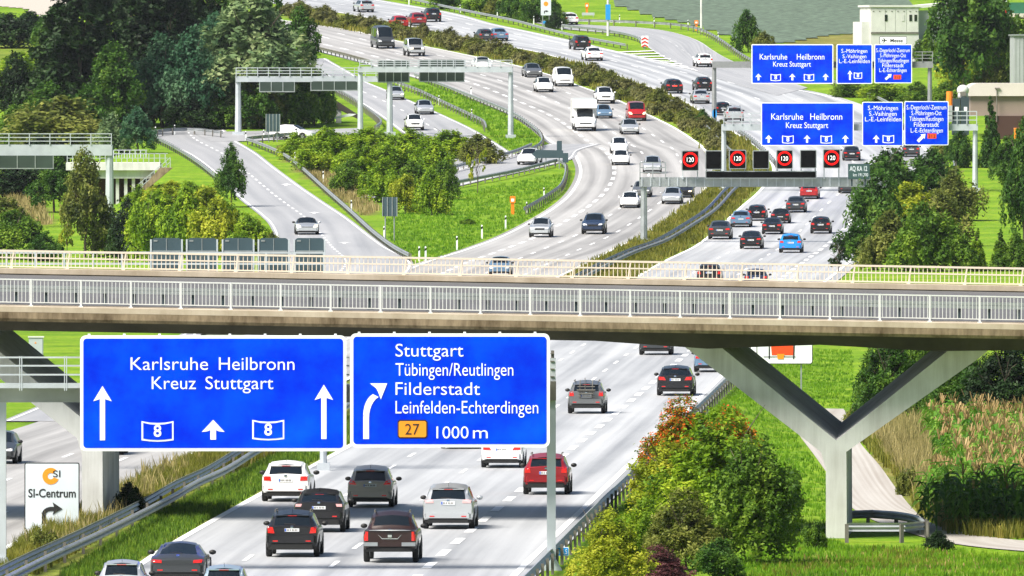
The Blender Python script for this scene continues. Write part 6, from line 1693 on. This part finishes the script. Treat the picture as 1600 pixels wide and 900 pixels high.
RT = [  # right hand side above the bridge
 ("bush0", 1395, 318, 130, 84, 'deep', "dark green bush, topmost of the big thicket right of the outbound lanes"),
 ("bush1", 1450, 312, 110, 78, 'deep', "deep green bush at the top right of the big thicket"),
 ("bush2", 1368, 340, 90, 70, 'deep', "dark green bush on the left flank of the big thicket"),
 ("bush3", 1492, 345, 100, 80, 'olive', "olive bush on the right flank of the big thicket"),
 ("bush0", 1420, 352, 110, 66, 'yellow', "yellow green bush in the middle of the big thicket"),
 ("bush1", 1403, 350, 64, 44, 'autumn', "amber leaved bush in the middle of the big thicket"),
 ("bush2", 1378, 394, 110, 124, 'deep', "dark bush at the left edge of the big thicket, halfway down"),
 ("bush3", 1470, 385, 120, 84, 'olive', "broad olive bush low on the right of the big thicket"),
 ("bush0", 1338, 416, 84, 66, 'deep', "dark bush at the lower left corner of the big thicket"),
 ("bush1", 1385, 422, 110, 92, 'olive', "olive bush low in the middle of the big thicket"),
 ("bush2", 1440, 424, 130, 104, 'mid', "pale green bush low in the middle of the big thicket"),
 ("bush3", 1490, 424, 90, 68, 'mid', "green bush at the lower right of the big thicket"),
 ("openbush", 1310, 425, 46, 44, 'dark', "thin dark twig bush reaching over the outbound lane edge"),
]
for key, x, yb, w, h, fam, lab in RT: plant(key, x, yb, w, h, fam, lab, "bush", None, "bushes of the big thicket on the right")
for a in [
 ("conifer", 1527, 424, 50, 68, 'bright', "bright cone shaped thuja, left of the pair above the right bridge railing", "conifer"),
 ("conifer", 1563, 424, 56, 66, 'mid', "green cone shaped thuja, right of the pair above the right bridge railing", "conifer"),
 ("tree1", 1598, 395, 90, 170, 'deep', "deep green tree at the right edge above the bridge", "tree"),
 ("bush1", 1590, 424, 60, 60, 'mid', "green bush at the right edge just above the bridge railing", "bush"),
 ("tree2", 1575, 300, 80, 70, 'deep', "dark tree below the yellow container", "tree"),
 ("conifer", 1548, 262, 58, 112, 'deep', "narrow dark conifer in front of the beige hall", "conifer"),
 ("tree0", 1508, 150, 150, 175, 'deep', "large dark green tree at the top right behind the gantry end", "tree"),
 ("tree1", 1560, 145, 110, 130, 'deep', "dark green tree left of the grey hall corner", "tree"),
 ("bush0", 1500, 138, 80, 62, 'yellow', "light yellow green bush in front of the large top right tree", "bush"),
 ("bush1", 1548, 150, 70, 70, 'olive', "olive bush between the large tree and the grey hall", "bush"),
 ("bush2", 1445, 100, 50, 46, 'mid', "green bush at the right corner of the container building", "bush"),
 ("bush3", 1330, 152, 80, 28, 'mid', "low green shrub under the far blue signs, left", "bush"),
 ("bush0", 1385, 160, 90, 34, 'bright', "bright low shrub under the far blue signs, middle", "bush"),
 ("bush1", 1430, 168, 70, 40, 'mid', "green shrub at the right leg of the farther gantry", "bush"),
 ("bush2", 1480, 172, 60, 44, 'mid', "green shrub left of the orange yard machine", "bush"),
 ("bush3", 1500, 262, 60, 60, 'deep', "dark bush behind the right leg of the nearer gantry", "bush"),
 ("bush0", 1470, 250, 50, 30, 'olive', "olive bush beside the far right rail below the blue signs", "bush"),
 ("bush1", 1170, 82, 62, 66, 'deep', "single dark green bush at the foot of the cabbage field", "bush"),
 ("bush2", 1195, 84, 50, 34, 'olive', "low olive bush right of the single dark one", "bush"),
 ("tree0", 1590, 150, 80, 100, 'mid', "green tree at the right edge above the white hall roof", "tree"),
]: plant(*a)
for k, (x, yb, w, h, fam) in enumerate([(700, 14, 60, 26, 'deep'), (745, 20, 60, 34, 'mid'), (770, 26, 44, 30, 'olive'), (800, 28, 60, 40, 'deep'), (838, 36, 60, 44, 'deep'), (868, 40, 50, 40, 'deep'), (815, 34, 36, 20, 'mid'), (868, 46, 34, 26, 'dark')]):
    plant("bush%d" % (k % 4), x, yb, w, h, fam, ["dark bush at the left end of the top hedge", "green bush, second in the top hedge", "low olive bush in front of the top hedge", "dark bush in the middle of the top hedge", "tall dark bush left of the white board in the top hedge", "dark bush right of the white board in the top hedge", "small light bush in front of the top hedge", "small black green bush beside the white car on the exit road"][k], "bush", None, "hedge at the top edge")

# around and below the bridge
FG = [
 ("bigbush0", 1062, 750, 150, 122, 'orange', "bush with orange red berries, at the top left of the roadside bushes", "bush"),
 ("bigbush1", 1142, 766, 135, 122, 'orange', "yellow green bush with a few orange leaves on thin shoots beside the lawn", "bush"),
 ("bigbush1", 1045, 830, 170, 136, 'yellow', "bright bush beside the guard rail below the orange berries", "bush"),
 ("bigbush0", 1115, 850, 250, 196, 'bright', "large sunlit bush in the centre of the roadside bushes", "bush"),
 ("bigbush1", 1178, 884, 200, 190, 'mid', "large green bush right of the sunlit one, left of the pier", "bush"),
 ("bigbush0", 1075, 892, 150, 120, 'olive', "olive bush with grey bare twigs in the middle of the roadside bushes", "bush"),
 ("bigbush0", 955, 925, 150, 120, 'yellow', "yellow green bush at the foot of the guard rail, lowest left", "bush"),
 ("bigbush1", 1010, 870, 100, 90, 'bright', "bright green bush against the guard rail posts", "bush"),
 ("bigbush0", 1030, 930, 130, 72, 'purple', "purple leaved bush at the bottom edge", "bush"),
 ("bush2", 1125, 905, 90, 62, 'deep', "low dark bush right of the purple one at the bottom edge", "bush"),
 ("bush0", 1275, 860, 50, 44, 'mid', "small green bush at the left foot of the pier", "bush"),
 ("bush1", 1468, 862, 56, 32, 'dark', "small dark bush at the right end of the pier guard rail", "bush"),
 ("bigbush0", 1395, 668, 135, 150, 'deep', "deep green bush seen between the arms of the right pier", "bush"),
 ("bigbush1", 1440, 664, 110, 130, 'mid', "green bush behind the right arm of the pier", "bush"),
 ("bigbush1", 1505, 682, 150, 140, 'deep', "deep green bush behind the maize, left one", "bush"),
 ("bigbush0", 1580, 690, 170, 160, 'dark', "very dark bush behind the maize at the right edge", "bush"),
 ("bush3", 1345, 664, 60, 40, 'olive', "low olive bush at the foot of the bush between the pier arms", "bush"),
 ("scrub", 1418, 775, 40, 54, 'olive', "brownish green weed clump at the edge of the farm track", "weed"),
 ("scrub", 1462, 812, 30, 44, 'dry', "dry brown weed stalks at the corner of the farm track", "weed"),
 ("bush1", 205, 812, 70, 58, 'dark', "dark shrub in the median right of the left pier stem", "bush"),
 ("scrub", 70, 868, 60, 50, 'olive', "olive weed clump in the median below the pale board", "weed"),
 ("scrub", 253, 748, 14, 26, 'dry', "single dry weed standing at the edge of the inbound lanes", "weed"),
]
for a in FG: plant(*a)

# ------------------------------------------------------------------ grass, straw and maize (uncountable cover)
def tufts(name, poly, dens, hgt, wid, blades, fam, lean=.35, seed=1, patch=0.0):
    g = np.random.default_rng(seed)
    P = ground([p[0] for p in poly], [p[1] for p in poly]); x0, y0 = P[:, :2].min(0); x1, y1 = P[:, :2].max(0)
    n = int(dens * (x1 - x0) * (y1 - y0)); n = min(n, 400000)
    X, Y = g.uniform(x0, x1, n), g.uniform(y0, y1, n); Z = T(X, Y)
    qx, qy = proj(X, Y, Z); k = inpoly(qx, qy, poly)
    if patch: k &= (np.sin(X * 1.3 + 2) + np.sin(Y * .37) + np.sin(X * .5 - Y * .21) + g.normal(size=n) * .6) > patch
    X, Y, Z = X[k], Y[k], Z[k]; n = len(X)
    X, Y, Z = (np.repeat(a, blades) for a in (X, Y, Z)); m = n * blades
    X = X + g.normal(size=m) * wid * 1.5; Y = Y + g.normal(size=m) * wid * 1.5
    a = g.uniform(0, 6.28, m); h = hgt * g.uniform(.5, 1.25, m); ln = h * lean * g.uniform(.2, 1.2, m); la = g.uniform(0, 6.28, m)
    w = wid * g.uniform(.6, 1.3, m) * .5
    b0 = np.stack([X - np.cos(a) * w, Y - np.sin(a) * w, Z - .03], 1); b1 = np.stack([X + np.cos(a) * w, Y + np.sin(a) * w, Z - .03], 1)
    md0 = np.stack([X - np.cos(a) * w * .7 + np.cos(la) * ln * .35, Y - np.sin(a) * w * .7 + np.sin(la) * ln * .35, Z + h * .6], 1)
    md1 = np.stack([X + np.cos(a) * w * .7 + np.cos(la) * ln * .35, Y + np.sin(a) * w * .7 + np.sin(la) * ln * .35, Z + h * .6], 1)
    tp = np.stack([X + np.cos(la) * ln, Y + np.sin(la) * ln, Z + h], 1)
    V = np.stack([b0, b1, md1, md0, tp], 1).reshape(-1, 3); i = np.arange(m) * 5
    Fc = np.concatenate([np.stack([i, i + 1, i + 2], 1), np.stack([i, i + 2, i + 3], 1), np.stack([i + 3, i + 2, i + 4], 1)])
    return tag(link(name, np_mesh(name, V, Fc, L[fam])), kind="stuff")
tufts("grass", [(1110, 905), (1200, 850), (1300, 846), (1330, 858), (1455, 858), (1530, 866), (1610, 874), (1610, 905)], 10, .20, .03, 6, 'grass', seed=2)
tufts("meadow_grass", [(1135, 625), (1165, 590), (1180, 548), (1330, 548), (1338, 640), (1225, 632), (1240, 660), (1250, 690), (1290, 745), (1310, 830), (1240, 850), (1180, 760)], 4, .14, .035, 6, 'grass', seed=3)
tufts("verge_grass", [(905, 900), (1000, 765), (1130, 630), (1150, 640), (1060, 760), (1010, 905)], 12, .34, .035, 6, 'grass', seed=4)
med_near = [(-20, 905), (30, 852), (182, 770), (315, 710), (480, 628), (520, 640), (470, 690), (400, 722), (250, 790), (60, 898)]
tufts("median_grass", med_near, 12, .46, .035, 6, 'grass_y', seed=5)
tufts("median_weeds", med_near, 1.6, .8, .05, 6, 'straw', seed=6, patch=.7)
tufts("median_grass_strip", [(90, 902), (250, 803), (400, 728), (470, 694), (560, 645), (600, 660), (535, 698), (400, 770), (210, 880), (190, 905)], 11, .26, .035, 6, 'mid', seed=7)
tufts("median_grass_far", [(880, 440), (925, 412), (1012, 367), (1108, 296), (1118, 264), (1205, 264), (1150, 328), (1090, 380), (1025, 412), (985, 440)], 2.2, .5, .10, 6, 'grass_y', seed=8)
tufts("median_scrub_far", [(480, 37), (620, 62), (700, 78), (800, 99), (868, 118), (965, 152), (1062, 197), (1100, 228), (1118, 262), (1200, 262), (1165, 222), (1060, 158), (920, 105), (760, 70), (620, 40), (480, 22)], .9, .6, .16, 6, 'grass_y', seed=9)
tufts("brown_grass", [(430, 234), (490, 238), (560, 296), (592, 328), (566, 338), (500, 292), (462, 252)], 1.6, .55, .08, 6, 'straw', seed=10)
tufts("brown_slope_grass", [(0, 300), (60, 312), (78, 352), (20, 336)], 1.5, .8, .14, 6, 'straw', seed=11)
tufts("island_grass", [(600, 345), (640, 330), (720, 300), (880, 272), (880, 292), (850, 330), (797, 358), (672, 409), (650, 404), (610, 378)], 2.2, .22, .05, 6, 'grass', seed=12)
tufts("strip_grass", [(655, 150), (640, 130), (700, 142), (790, 180), (840, 212), (845, 235), (790, 235), (760, 205), (700, 168)], 1.8, .25, .06, 6, 'grass', seed=13)
tufts("dry_grass", [(1355, 676), (1400, 668), (1600, 676), (1600, 720), (1500, 760), (1478, 838), (1455, 810), (1425, 775), (1385, 722)], 3.2, 1.0, .05, 7, 'straw', lean=.3, seed=14)
tufts("track_verge_grass", [(1345, 690), (1400, 745), (1440, 806), (1485, 836), (1600, 846), (1600, 824), (1500, 818), (1455, 775), (1400, 700)], 5, .6, .06, 6, 'grass_y', seed=15)
tufts("dry_meadow_grass", [(1240, 862), (1340, 856), (1600, 876), (1600, 905), (1150, 905), (1200, 885)], 6, .22, .03, 5, 'grass_y', seed=17, patch=.3)
tufts("white_flowers", [(1240, 875), (1450, 862), (1600, 872), (1600, 900), (1240, 900)], .5, .20, .07, 3, 'tassel', seed=16)

def maize(seed=20):
    g = np.random.default_rng(seed); V, Fc, Vt, Ft = [], [], [], []
    rows = np.arange(16.4, 36, .80)
    def quadstrip(pts, wds, VV, FF, sd_):
        o = len(VV)
        for p, w in zip(pts, wds): VV.append(p - sd_ * w); VV.append(p + sd_ * w)
        for i in range(len(pts) - 1): FF.append((o + 2 * i, o + 2 * i + 1, o + 2 * i + 3, o + 2 * i + 2))
    for rx in rows:
        for y in np.arange(532 + rng.uniform(0, 1.5), 560 if rx < 17.5 else 660, .5):
            if g.random() < (.25 if y > 545 else .45): continue
            if y > 560 and g.random() < .35: continue
            x = rx + (y - 534) * .015 + g.normal() * .24; z = float(T(x, y)); h = (1.75 + .45 * math.sin(x * 2.1) * math.sin(y * .9 + x) + g.uniform(-.3, .3)) if y < 552 else g.uniform(1.2, 2.0); b = np.array([x, y, z])
            quadstrip([b, b + [0, 0, h * .5], b + [.03, 0, h]], [.025, .02, .012], V, Fc, np.array([1.0, 0, 0]))
            for k in range(8):
                a = g.uniform(0, 6.28); d = np.array([math.cos(a), math.sin(a), 0]); s_ = np.array([-d[1], d[0], .35]); z0 = h * (.18 + .1 * k); l = g.uniform(.5, .85)
                pts = [b + [0, 0, z0], b + d * l * .35 + [0, 0, z0 + l * .42], b + d * l * .75 + [0, 0, z0 + l * .38], b + d * l * 1.05 + [0, 0, z0 + l * .02]]
                quadstrip(pts, [.04, .075, .06, .01], V, Fc, s_)
            for k in range(6 if g.random() < (.75 if y > 552 else .15) else 0):
                a = g.uniform(0, 6.28); d = np.array([math.cos(a) * .22, math.sin(a) * .22, g.uniform(.25, .5)])
                quadstrip([b + [0, 0, h - .02], b + np.array([0, 0, h - .02]) + d], [.034, .02], Vt, Ft, np.array([-math.sin(a), math.cos(a), 0]))
    if not V: return
    tag(link("maize_field", np_mesh("maize_field", np.array(V), np.array(Fc), L['corn'])), kind="stuff")
    tag(link("maize_tassels", np_mesh("maize_tassels", np.array(Vt), np.array(Ft), L['tassel'])), kind="stuff")
maize()

# ------------------------------------------------------------------ thin air between the viewpoint and the hillside
hm = bpy.data.materials.new("thin haze"); hm.use_nodes = True
hn = hm.node_tree; hn.nodes.remove(hn.nodes["Principled BSDF"])
pv = hn.nodes.new("ShaderNodeVolumePrincipled"); pv.inputs["Color"].default_value = (.86, .92, 1.0, 1); pv.inputs["Density"].default_value = .00002; pv.inputs["Anisotropy"].default_value = .2
hn.links.new(pv.outputs[0], hn.nodes["Material Output"].inputs["Volume"])
mb = MB(); mb.box(-3300, 3300, -3300, 4400, -2, 170)
hz = mb.build("haze", hm); tag(hz, kind="stuff")
